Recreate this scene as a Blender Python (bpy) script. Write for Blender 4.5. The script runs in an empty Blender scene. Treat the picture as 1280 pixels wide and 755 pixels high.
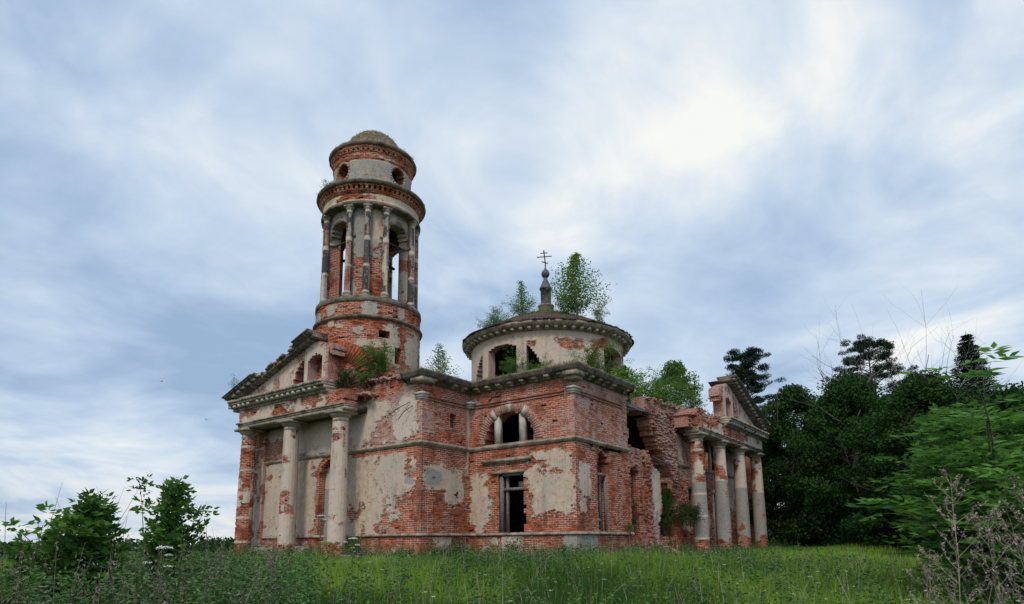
import bpy, math, random
import numpy as np
from mathutils import Vector, Matrix
rng = np.random.default_rng(7)
random.seed(7)
PI = math.pi
scene = bpy.context.scene
COL = scene.collection

# ------------------------------------------------------------------ camera
cam_d = bpy.data.cameras.new('camera'); cam = bpy.data.objects.new('camera', cam_d); COL.objects.link(cam)
CAM = Vector((14.718, -24.525, 0.75))
R_ = Vector((0.8018217, 0.5975070, -0.0082043)); U_ = Vector((0.1030076, -0.1246804, 0.9868355)); F_ = Vector((-0.5886182, 0.7921112, 0.1615192))
m = Matrix(((R_.x, U_.x, -F_.x, CAM.x), (R_.y, U_.y, -F_.y, CAM.y), (R_.z, U_.z, -F_.z, CAM.z), (0, 0, 0, 1)))
cam.matrix_world = m
cam_d.sensor_width = 36.0; cam_d.lens = 805.96 * 36 / 1280
cam_d.shift_y = (546.4 - 377.5) / 1280
cam_d.clip_start = 0.1; cam_d.clip_end = 5000
scene.camera = cam

# ------------------------------------------------------------------ world: overcast sky
world = bpy.data.worlds.new('World'); scene.world = world; world.use_nodes = True
wt = world.node_tree; wt.nodes.clear()
class NT:
    """tiny node helper"""
    def __init__(s, t): s.t = t
    def n(s, typ, **k):
        nd = s.t.nodes.new(typ)
        for a, b in k.items():
            if a == 'ins':
                for i, v in b.items():
                    if isinstance(v, bpy.types.NodeSocket): s.t.links.new(v, nd.inputs[i])
                    else: nd.inputs[i].default_value = v
            else: setattr(nd, a, b)
        return nd
    def math(s, op, a, b=0.0, c=None, clamp=False):
        nd = s.t.nodes.new('ShaderNodeMath'); nd.operation = op; nd.use_clamp = clamp
        for i, v in enumerate([a, b] + ([c] if c is not None else [])):
            if isinstance(v, bpy.types.NodeSocket): s.t.links.new(v, nd.inputs[i])
            else: nd.inputs[i].default_value = v
        return nd.outputs[0]
    def mix(s, f, a, b, mode='MIX'):
        nd = s.t.nodes.new('ShaderNodeMix'); nd.data_type = 'RGBA'; nd.blend_type = mode
        for i, v in ((0, f), (6, a), (7, b)):
            if isinstance(v, bpy.types.NodeSocket): s.t.links.new(v, nd.inputs[i])
            elif i == 0: nd.inputs[0].default_value = v
            else: nd.inputs[i].default_value = (*v, 1) if len(v) == 3 else v
        return nd.outputs[2]
    def noise(s, vec, scale, detail=4, rough=.55, dist=0.0, color=False):
        nd = s.n('ShaderNodeTexNoise', ins={'Scale': scale, 'Detail': detail, 'Roughness': rough, 'Distortion': dist})
        if vec is not None: s.t.links.new(vec, nd.inputs['Vector'])
        return nd.outputs['Color' if color else 'Fac']
    def ramp(s, f, lo, hi, a=0.0, b=1.0, smooth=True):
        nd = s.t.nodes.new('ShaderNodeMapRange')
        nd.interpolation_type = 'SMOOTHSTEP' if smooth else 'LINEAR'
        for i, v in enumerate((f, lo, hi, a, b)):
            if isinstance(v, bpy.types.NodeSocket): s.t.links.new(v, nd.inputs[i])
            else: nd.inputs[i].default_value = v
        return nd.outputs[0]
SUN_EL, SUN_AZ_VEC = math.radians(48), Vector((0.35, -0.94, 0)).normalized()   # soft fill light added behind the camera to brighten the walls
def build_world():
    w = NT(wt)
    geo = w.n('ShaderNodeTexCoord').outputs['Generated']
    nrm = w.n('ShaderNodeVectorMath', operation='NORMALIZE', ins={0: geo}).outputs[0]
    sx = w.n('ShaderNodeSeparateXYZ', ins={0: nrm})
    zz = w.math('MAXIMUM', sx.outputs[2], 0.0)
    den = w.math('ADD', zz, 0.22)
    px = w.math('DIVIDE', sx.outputs[0], den); py = w.math('DIVIDE', sx.outputs[1], den)
    pl = w.n('ShaderNodeCombineXYZ', ins={0: px, 1: py, 2: 0.37}).outputs[0]
    mp = w.n('ShaderNodeMapping', ins={'Vector': pl, 'Rotation': (0, 0, math.radians(35)), 'Scale': (1.0, 0.85, 1)}).outputs[0]
    n1 = w.noise(mp, 0.75, 5, .5, .6); n2 = w.noise(mp, 1.9, 7, .52, 1.1); n3 = w.noise(mp, 5.5, 6, .55, .4)
    f = w.math('ADD', w.math('MULTIPLY', w.math('SUBTRACT', n1, .5), 1.6), w.math('MULTIPLY', w.math('SUBTRACT', n2, .5), 1.5))
    f = w.math('ADD', f, w.math('MULTIPLY', w.math('SUBTRACT', n3, .5), .55))
    def lobe(d, wid, wt_):
        d = Vector(d).normalized()
        dp = w.n('ShaderNodeVectorMath', operation='DOT_PRODUCT', ins={0: nrm, 1: tuple(d)}).outputs['Value']
        g = w.ramp(dp, math.cos(wid), 1.0, 0, wt_)
        return g
    for d, wid, k in LOBES:
        f = w.math('ADD', f, lobe(d, math.radians(wid), k))
    f = w.math('ADD', f, 0.355, clamp=True)
    cr = w.n('ShaderNodeValToRGB', ins={0: f})
    el = cr.color_ramp.elements
    el[0].position = 0.0; el[0].color = (0.285, 0.40, 0.575, 1)
    el[1].position = 1.0; el[1].color = (0.84, 0.85, 0.82, 1)
    for p, c in ((.25, (0.37, 0.485, 0.65)), (.5, (0.48, 0.59, 0.73)), (.75, (0.63, 0.705, 0.785))):
        e = el.new(p); e.color = (*c, 1)
    sky = w.n('ShaderNodeTexSky', sky_type='NISHITA', sun_disc=False, sun_elevation=SUN_EL, sun_rotation=math.atan2(SUN_AZ_VEC.x, SUN_AZ_VEC.y), dust_density=2.0)
    skyc = w.n('ShaderNodeVectorMath', operation='SCALE', ins={0: sky.outputs[0], 'Scale': 0.08}).outputs[0]
    # pale warm band low above the horizon, sky overhead and behind the viewer brightened as added fill
    hz = w.ramp(sx.outputs[2], 0.0, 0.16, 1, 0)
    c = w.mix(w.math('MULTIPLY', hz, w.ramp(n2, .35, .62, .15, .75)), cr.outputs[0], (0.80, 0.79, 0.73))
    c = w.mix(0.93, skyc, c)
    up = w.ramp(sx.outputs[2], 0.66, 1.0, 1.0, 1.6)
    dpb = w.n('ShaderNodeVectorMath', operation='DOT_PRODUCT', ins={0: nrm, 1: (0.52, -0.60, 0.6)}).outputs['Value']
    bk_fill = w.ramp(dpb, 0.1, 1.0, 1.0, 1.45)
    c = w.n('ShaderNodeVectorMath', operation='SCALE', ins={0: c, 'Scale': w.math('MULTIPLY', up, bk_fill)}).outputs[0]
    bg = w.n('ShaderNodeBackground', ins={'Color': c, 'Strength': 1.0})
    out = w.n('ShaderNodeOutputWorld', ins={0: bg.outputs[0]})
def raydir(px, py):
    return (px - 640) / 805.96 * R_ - (py - 546.4) / 805.96 * U_ + F_
# bright and dark areas of the cloud deck: directions in the sky, widths in degrees
LOBES = [((-0.285, 0.892, 0.779), 15, .46), ((0.02, 0.96, 0.70), 11, .22), ((-0.74, .45, .62), 18, .26), ((-1.1, .2, .50), 15, .2), ((0.06, .98, .30), 16, .28), ((-.45, .85, .48), 10, .16), ((-.1, 1, .42), 12, .12),
         ((-1.25, .1, .62), 9, -.12), ((-.9, .5, .38), 14, -.12), ((-.35, .95, .30), 12, -.12), ((.2, 1, .5), 11, -.08), ((-.62, .72, .45), 10, -.08), ((-0.95, .25, .12), 16, .15)]
build_world()

sun_d = bpy.data.lights.new('fill_sun', 'SUN'); sun_d.energy = 1.5; sun_d.angle = math.radians(14); sun_d.color = (1.0, 0.91, 0.78)
fill_sun = bpy.data.objects.new('fill_sun', sun_d); COL.objects.link(fill_sun)
sd = Vector((SUN_AZ_VEC.x * math.cos(SUN_EL), SUN_AZ_VEC.y * math.cos(SUN_EL), math.sin(SUN_EL)))
fill_sun.rotation_euler = sd.to_track_quat('Z', 'Y').to_euler(); fill_sun.location = (30, -60, 60)
scene.view_settings.view_transform = 'Standard'; scene.view_settings.look = 'None'
scene.view_settings.gamma = 1; scene.view_settings.exposure = 0.24; scene.view_settings.use_curve_mapping = False
scene.cycles.max_bounces = 6

# ------------------------------------------------------------------ noise helpers (numpy)
def _h(ix, iy, seed):
    n = (ix.astype(np.int64) * 374761393 + iy.astype(np.int64) * 668265263 + seed * 974711) & 0xffffffff
    n = ((n ^ (n >> 13)) * 1274126177) & 0xffffffff
    return ((n ^ (n >> 16)) & 0xffff) / 65535.0
def vn(x, y, seed=0):
    x = np.asarray(x, float); y = np.asarray(y, float)
    ix = np.floor(x); iy = np.floor(y); fx = x - ix; fy = y - iy
    fx = fx * fx * (3 - 2 * fx); fy = fy * fy * (3 - 2 * fy)
    a = _h(ix, iy, seed); b = _h(ix + 1, iy, seed); c = _h(ix, iy + 1, seed); d = _h(ix + 1, iy + 1, seed)
    return (a * (1 - fx) + b * fx) * (1 - fy) + (c * (1 - fx) + d * fx) * fy
def fbm(x, y, seed=0, o=4):
    s = 0; a = .5; t = 0
    for i in range(o):
        s = s + a * vn(np.asarray(x) * 2 ** i, np.asarray(y) * 2 ** i, seed + i * 17); t += a; a *= .5
    return s / t

# ------------------------------------------------------------------ materials
def mat(name): 
    m_ = bpy.data.materials.new(name); m_.use_nodes = True; m_.node_tree.nodes.clear(); return m_, NT(m_.node_tree)
def finish(w, color, rough=.85, bump=None, bstr=.4, bdist=.02, spec=.25, extra=None):
    ins = {'Base Color': color, 'Roughness': rough, 'Specular IOR Level': spec}
    if bump is not None:
        b = w.n('ShaderNodeBump', ins={'Strength': bstr, 'Distance': bdist, 'Height': bump}); ins['Normal'] = b.outputs[0]
    p = w.n('ShaderNodeBsdfPrincipled', ins=ins)
    sh = p.outputs[0]
    if extra: sh = extra(p)
    w.n('ShaderNodeOutputMaterial', ins={0: sh})
def mk_masonry():
    m_, w = mat('masonry')
    uv = w.n('ShaderNodeUVMap').outputs[0]
    pos = w.n('ShaderNodeNewGeometry').outputs['Position']
    at_ = w.n('ShaderNodeVertexColor', layer_name='paint')
    sp = w.n('ShaderNodeSeparateColor', ins={0: at_.outputs[0]}); P, W, G = sp.outputs[0], sp.outputs[1], sp.outputs[2]
    # slightly wandering brick courses
    wob = w.noise(pos, 1.7, 3, .5, color=True)
    wv = w.n('ShaderNodeVectorMath', operation='MULTIPLY_ADD', ins={0: wob, 1: (.03, .03, 0), 2: (-.015, -.015, 0)}).outputs[0]
    wob2 = w.noise(pos, 22, 2, .5, color=True)
    wv2 = w.n('ShaderNodeVectorMath', operation='MULTIPLY_ADD', ins={0: wob2, 1: (.016, .016, 0), 2: wv}).outputs[0]
    uvw = w.n('ShaderNodeVectorMath', operation='ADD', ins={0: uv, 1: wv2}).outputs[0]
    br = w.n('ShaderNodeTexBrick', offset=.5, ins={'Vector': uvw, 'Color1': (0.56, 0.112, 0.028, 1), 'Color2': (0.15, 0.028, 0.016, 1), 'Mortar': (0.50, 0.42, 0.35, 1),
              'Scale': 1.0, 'Mortar Size': 0.015, 'Mortar Smooth': .25, 'Bias': -.1, 'Brick Width': .30, 'Row Height': .10})
    big = w.noise(pos, .55, 4, .6); mid = w.noise(pos, 3.2, 5, .6); fine = w.noise(pos, 16, 5, .65); vf = w.noise(pos, 60, 3, .6)
    bc = w.mix(w.ramp(big, .4, .7, 0, .7), br.outputs['Color'], (0.38, 0.078, 0.026), 'MIX')
    bc = w.mix(w.ramp(mid, .50, .72, 0, .8), bc, (0.105, 0.040, 0.030))
    bc = w.mix(w.ramp(w.noise(pos, 9.0, 3, .5), .60, .66, 0, .75), bc, (0.045, 0.022, 0.018))            # sooty, weathered bricks
    bc = w.mix(w.ramp(fine, .55, .75, 0, .5), bc, (0.50, 0.15, 0.055))
    mor = w.ramp(w.noise(pos, 1.1, 4, .6), .38, .56, .1, 1)                        # deep washed out joints in places
    bc = w.mix(w.math('MULTIPLY', w.math('MULTIPLY', br.outputs['Fac'], mor), .9), bc, (0.56, 0.47, 0.39))
    bc = w.mix(w.math('MULTIPLY', w.math('MULTIPLY', br.outputs['Fac'], w.math('SUBTRACT', 1.0, mor)), .9), bc, (0.075, 0.035, 0.025))
    # lime wash remains
    lw = w.math('ADD', W, w.math('ADD', w.math('MULTIPLY', w.math('SUBTRACT', fine, .5), 1.6), w.math('MULTIPLY', w.math('SUBTRACT', mid, .5), 1.0)))
    lw = w.math('ADD', lw, w.ramp(P, .15, .5, 0, .22)); lw = w.ramp(lw, .46, .80, 0, .74)
    bc = w.mix(lw, bc, (0.50, 0.36, 0.32))
    # dark stains
    st = w.n('ShaderNodeMapping', ins={'Vector': pos, 'Scale': (1.6, 1.6, .28)}).outputs[0]
    stn = w.ramp(w.noise(st, 1.0, 5, .65), .50, .74, 0, .68)
    bc = w.mix(stn, bc, (0.075, 0.05, 0.04))
    # plaster
    pn = w.math('ADD', w.math('MULTIPLY', w.math('SUBTRACT', fine, .5), .55), w.math('ADD', w.math('MULTIPLY', w.math('SUBTRACT', mid, .5), .75), w.math('MULTIPLY', w.math('SUBTRACT', vf, .5), .3)))
    pm = w.math('ADD', w.math('MINIMUM', P, .74), pn); msk = w.ramp(pm, .485, .52)
    pc = w.mix(w.ramp(mid, .3, .7), (0.40, 0.30, 0.195), (0.57, 0.455, 0.335))
    pc = w.mix(w.ramp(big, .45, .65), pc, (0.42, 0.365, 0.28))
    pc = w.mix(w.math('MULTIPLY', W, .65), pc, (0.62, 0.50, 0.43))
    pc = w.mix(w.ramp(w.math('ADD', G, w.math('MULTIPLY', w.math('SUBTRACT', mid, .5), .5)), .42, .58), pc, w.mix(w.ramp(fine, .35, .65), (0.22, 0.205, 0.185), (0.36, 0.335, 0.30)))
    pc = w.mix(w.ramp(w.math('ADD', G, w.math('MULTIPLY', w.math('SUBTRACT', fine, .5), .25)), .88, .97), pc, (0.060, 0.055, 0.055))
    pc = w.mix(w.ramp(fine, .54, .78, 0, .55), pc, (0.24, 0.19, 0.145))
    pc = w.mix(w.math('MULTIPLY', w.ramp(w.noise(pos, 7.0, 5, .7), .59, .61), .85), pc, bc)
    pc = w.mix(w.math('MULTIPLY', stn, .75), pc, (0.17, 0.145, 0.115))
    crk = w.n('ShaderNodeTexVoronoi', feature='DISTANCE_TO_EDGE', ins={'Vector': w.n('ShaderNodeVectorMath', operation='MULTIPLY_ADD', ins={0: w.noise(pos, 2.5, 4, color=True), 1: (.7, .7, .7), 2: pos}).outputs[0], 'Scale': .75}).outputs['Distance']
    ck = w.math('MULTIPLY', w.ramp(crk, .003, .012, 1, 0), w.ramp(mid, .5, .6, 0, .7))
    pc = w.mix(ck, pc, (0.12, .09, .07))
    edge = w.math('MULTIPLY', w.ramp(pm, .47, .52), w.ramp(pm, .53, .58, 1, 0))
    pc = w.mix(w.math('MULTIPLY', edge, .5), pc, (0.62, 0.56, .48))
    col = w.mix(msk, bc, pc)
    # moss / damp near the ground
    z = w.n('ShaderNodeSeparateXYZ', ins={0: pos}).outputs[2]
    h1 = w.math('MULTIPLY', w.math('SUBTRACT', 1.0, br.outputs['Fac']), w.math('SUBTRACT', 1.0, msk))
    hh = w.math('ADD', w.math('MULTIPLY', h1, .6), w.math('ADD', w.math('MULTIPLY', msk, 1.3), w.math('MULTIPLY', fine, .5)))
    hh = w.math('SUBTRACT', hh, w.math('MULTIPLY', ck, .6))
    finish(w, col, .92, hh, .9, .022, .12)
    return m_
def mk_stone(name='weathered_stone', base=(0.40, 0.33, 0.25), dark=(0.088, 0.068, 0.052), amt=.78, moss=.5):
    m_, w = mat(name)
    pos = w.n('ShaderNodeNewGeometry'); P = pos.outputs['Position']; N = w.n('ShaderNodeSeparateXYZ', ins={0: pos.outputs['Normal']}).outputs[2]
    a = w.noise(P, 2.3, 5, .62); b = w.noise(P, 14, 5, .65)
    c = w.mix(w.ramp(a, .35, .7, 0, amt), base, dark)
    c = w.mix(w.ramp(b, .5, .78, 0, .6), c, dark)
    c = w.mix(w.ramp(w.noise(P, 5, 4, .6), .62, .72, 0, .6), c, (0.25, 0.085, 0.05))
    mo = w.math('MULTIPLY', w.ramp(N, .35, .8, 0, moss), w.ramp(w.noise(P, 3.5, 4), .38, .6))
    c = w.mix(mo, c, (0.050, 0.048, 0.030))
    finish(w, c, .9, w.math('ADD', b, w.math('MULTIPLY', a, .5)), .6, .03, .15)
    return m_
def mk_simple(name, c1, c2, scale=6, rough=.8, bstr=.3, spec=.25, metal=0):
    m_, w = mat(name); P = w.n('ShaderNodeNewGeometry').outputs['Position']
    a = w.noise(P, scale, 5, .6); c = w.mix(w.ramp(a, .35, .68), c1, c2)
    finish(w, c, rough, a, bstr, .02, spec); return m_
def mk_leaf(name, c1, c2, trans=.25, rough=.6, spec=.3):
    m_, w = mat(name)
    at_ = w.n('ShaderNodeVertexColor', layer_name='tint'); sp = w.n('ShaderNodeSeparateColor', ins={0: at_.outputs[0]})
    c = w.mix(sp.outputs[0], c1, c2)
    c = w.mix(w.math('MULTIPLY', sp.outputs[1], .6), c, (0.30, 0.27, 0.10))
    def ex(p):
        t = w.n('ShaderNodeBsdfTranslucent', ins={0: c})
        return w.n('ShaderNodeMixShader', ins={0: trans, 1: p.outputs[0], 2: t.outputs[0]}).outputs[0]
    finish(w, c, rough, spec=spec, extra=ex); return m_
M_WALL = mk_masonry()
M_STONE = mk_stone()
M_STONE_D = mk_stone('dark_mossy_stone', (0.22, 0.18, 0.138), (0.038, .030, .025), .85, .7)
M_LIME = mk_stone('white_limestone', (0.54, 0.49, 0.41), (0.19, .165, .135), .6, .2)
M_TAR = mk_simple('old_roofing', (0.030, 0.030, 0.034), (0.085, 0.08, 0.078), 5, .8)
M_WOOD = mk_simple('grey_wood', (0.10, 0.095, 0.10), (0.24, 0.22, 0.21), 14, .85)
M_DWOOD = mk_simple('dark_wood', (0.035, 0.03, 0.028), (0.09, 0.075, 0.06), 9, .9)
M_IRON = mk_simple('rusted_iron', (0.022, 0.018, 0.016), (0.06, 0.035, 0.022), 8, .7, .2, .4)
M_LEAD = mk_simple('sheet_metal', (0.04, 0.042, 0.05), (0.12, 0.11, 0.11), 4, .6, .2, .4)
M_BARK = mk_simple('bark', (0.045, 0.035, 0.027), (0.14, 0.12, 0.10), 7, .95, .6)
M_BIRCH = mk_simple('birch_bark', (0.25, 0.24, 0.22), (0.45, 0.43, 0.4), 12, .8, .3)
M_TWIG = mk_simple('dead_twig', (0.19, 0.15, 0.115), (0.38, 0.32, 0.25), 9, .9, .3)
M_MOSS = mk_simple('moss_turf', (0.035, 0.045, 0.016), (0.12, 0.10, 0.045), 4, 1, .8, .05)
M_DOMEM = mk_simple('mossy_brick_dome', (0.075, 0.06, 0.04), (0.21, 0.16, 0.10), 6, 1, .9, .05)
M_RUB = mk_stone('brick_rubble', (0.30, 0.13, 0.085), (0.12, .055, .04), .7, .45)
L_BIRCH = mk_leaf('birch_leaf', (0.070, 0.150, 0.024), (0.19, 0.32, 0.06), .35, .7, .12)
L_BUSH = mk_leaf('bush_leaf', (0.045, 0.105, 0.020), (0.12, 0.23, 0.042), .3, .7, .12)
L_DARK = mk_leaf('dark_leaf', (0.012, 0.034, 0.010), (0.046, 0.10, 0.022), .2, .8, .06)  # low albedo carries the occlusion shade of the wood; also used on dark bushes
L_CONIF = mk_leaf('needle_foliage', (0.010, 0.024, 0.013), (0.025, 0.046, 0.022), .08, .8, .05)
L_ASH = mk_leaf('ash_leaf', (0.026, 0.085, 0.014), (0.16, 0.33, 0.055), .42, .6, .12)
L_ELDER = mk_leaf('elder_leaf', (0.030, 0.085, 0.016), (0.14, 0.28, 0.045), .42, .6, .12)
L_GRASS = mk_leaf('grass_blade', (0.046, 0.110, 0.018), (0.21, 0.34, 0.040), .35, .7, .1)
L_NETTLE = mk_leaf('nettle_leaf', (0.034, 0.085, 0.020), (0.10, 0.20, 0.04), .25)
L_WHITE = mk_simple('white_petal', (0.55, 0.56, 0.50), (0.75, 0.75, 0.70), 30, .8, 0)
L_PURP = mk_simple('purple_petal', (0.25, 0.09, 0.28), (0.36, 0.16, 0.38), 30, .8, 0)
L_YELL = mk_simple('yellow_petal', (0.60, 0.36, 0.03), (0.70, 0.45, 0.05), 30, .8, 0)

# ------------------------------------------------------------------ mesh helpers
def np_obj(name, V, Q, mats, parent=None, uv=None, paint=None, tint=None, mi=None, smooth=False, loc=None):
    V = np.asarray(V, np.float32).reshape(-1, 3); Q = np.asarray(Q, np.int32).reshape(-1, 4)
    me = bpy.data.meshes.new(name)
    me.vertices.add(len(V)); me.vertices.foreach_set('co', V.ravel())
    me.loops.add(len(Q) * 4); me.polygons.add(len(Q))
    me.polygons.foreach_set('loop_start', np.arange(0, len(Q) * 4, 4, dtype=np.int32))
    me.loops.foreach_set('vertex_index', Q.ravel())
    if not isinstance(mats, (list, tuple)): mats = [mats]
    for x in mats: me.materials.append(x)
    if mi is not None: me.polygons.foreach_set('material_index', np.asarray(mi, np.int32))
    if smooth: me.polygons.foreach_set('use_smooth', np.ones(len(Q), bool))
    me.update(calc_edges=True)
    if uv is not None:
        l = me.uv_layers.new(name='UVMap'); l.data.foreach_set('uv', np.asarray(uv, np.float32).ravel())
    for nm, arr in (('paint', paint), ('tint', tint)):
        if arr is not None:
            a = me.color_attributes.new(nm, 'FLOAT_COLOR', 'CORNER')
            A = np.ones((len(Q) * 4, 4), np.float32); A[:, :3] = np.asarray(arr, np.float32).reshape(-1, 3); a.data.foreach_set('color', A.ravel())
    o = bpy.data.objects.new(name, me); COL.objects.link(o)
    if parent: o.parent = parent
    if loc is not None: o.location = loc
    return o
class MB:
    """collects quads for ONE mesh"""
    def __init__(s): s.v = []; s.q = []; s.n = 0; s.tt = []
    def add(s, V, Q):
        V = np.asarray(V, float).reshape(-1, 3); s.v.append(V); s.q.append(np.asarray(Q, int).reshape(-1, 4) + s.n); s.n += len(V)
    def hexa(s, p):   # 8 points: bottom 4, top 4
        s.add(p, [(0, 3, 2, 1), (4, 5, 6, 7), (0, 1, 5, 4), (1, 2, 6, 5), (2, 3, 7, 6), (3, 0, 4, 7)])
    def box(s, x0, x1, y0, y1, z0, z1, T=None, j=0.0):
        p = [(x0, y0, z0), (x1, y0, z0), (x1, y1, z0), (x0, y1, z0), (x0, y0, z1), (x1, y0, z1), (x1, y1, z1), (x0, y1, z1)]
        if j: p = [tuple(c + random.uniform(-j, j) for c in q) for q in p]
        if T: p = [T(*q) for q in p]
        s.hexa(p)
    def tube(s, pts, rad, n=6):
        pts = [Vector(p) for p in pts]; rings = []
        for i, p in enumerate(pts):
            d = (pts[min(i + 1, len(pts) - 1)] - pts[max(i - 1, 0)])
            if d.length < 1e-9: d = Vector((0, 0, 1))
            d.normalize(); a = d.orthogonal().normalized() if i == 0 else (pa - d * pa.dot(d)).normalized()
            pa = a; b = d.cross(a); r = rad[i] if hasattr(rad, '__len__') else rad
            rings += [tuple(p + r * (math.cos(2 * PI * k / n) * a + math.sin(2 * PI * k / n) * b)) for k in range(n)]
        q = [(i * n + k, i * n + (k + 1) % n, (i + 1) * n + (k + 1) % n, (i + 1) * n + k) for i in range(len(pts) - 1) for k in range(n)]
        s.add(rings, q)
    def lathe(s, prof, c, n=24, a0=0, a1=2 * PI, ja=0.0, jr=0.0):
        full = abs(a1 - a0 - 2 * PI) < 1e-6; m_ = n if full else n + 1
        V = []
        for i in range(m_):
            a = a0 + (a1 - a0) * i / n; jj = random.uniform(-jr, jr)
            for r, z in prof: rr = max(r + jj * (1 if r > .05 else 0), 0); V.append((c[0] + rr * math.cos(a), c[1] + rr * math.sin(a), z))
        k = len(prof)
        q = [(i * k + j, ((i + 1) % m_) * k + j, ((i + 1) % m_) * k + j + 1, i * k + j + 1) for i in range(n) for j in range(k - 1)]
        s.add(V, q)
    def sweep(s, path, prof, jit=0.0, step=.35, chip=0.0):
        """mitred moulding: outward is to the right of travel; prof = (out, z) closed loop"""
        P = [Vector((p[0], p[1], 0)) for p in path]; pts = []
        for i in range(len(P)):
            din = (P[i] - P[i - 1]).normalized() if i else None; dout = (P[i + 1] - P[i]).normalized() if i < len(P) - 1 else None
            nn = [Vector((d.y, -d.x, 0)) for d in (din, dout) if d is not None]
            if len(nn) == 2:
                mvec = (nn[0] + nn[1]); mvec = mvec / (mvec.dot(nn[0])) if mvec.length > .01 else nn[0]
            else: mvec = nn[0]
            pts.append((P[i], mvec))
            if dout is not None:
                L = (P[i + 1] - P[i]).length; k = max(int(L / step), 1)
                for t in range(1, k): pts.append((P[i] + (P[i + 1] - P[i]) * (t / k), nn[-1]))
        V = []; K = len(prof)
        for p, mv in pts:
            j = random.uniform(-jit, jit); ch = chip * max(0, random.random() - .6) * 2.5
            for o_, z in prof:
                oo = o_ + j - (ch * (o_ if o_ > .1 else 0)); q = p + mv * oo; V.append((q.x, q.y, z + random.uniform(-jit, jit) * .5))
        q = [(i * K + j, (i + 1) * K + j, (i + 1) * K + (j + 1) % K, i * K + (j + 1) % K) for i in range(len(pts) - 1) for j in range(K)]
        s.add(V, q)
        n_ = len(pts)
        for e_ in (0, n_ - 1):
            c0 = s.n - len(V) + e_ * K
            for j in range(1, K - 2, 2): s.q.append(np.array([[c0, c0 + j, c0 + j + 1, c0 + min(j + 2, K - 1)]]))
            if K % 2: pass
    def cut(s): s.cuts = getattr(s, 'cuts', []) + [len(s.v)]
    def each(s, name, mt, parent=None):
        c = getattr(s, 'cuts', []); c = [0] + [x for x in c if x < len(s.v)] + [len(s.v)]; out = []
        for a, b_ in zip(c[:-1], c[1:]):
            if a == b_: continue
            off = sum(len(v) for v in s.v[:a]); out.append(np_obj(name, np.concatenate(s.v[a:b_]), np.concatenate(s.q[a:b_]) - off, mt, parent))
        return out
    def build(s, name, mt, parent=None, smooth=False, **k):
        return np_obj(name, np.concatenate(s.v), np.concatenate(s.q), mt, parent, smooth=smooth, **k)

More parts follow.
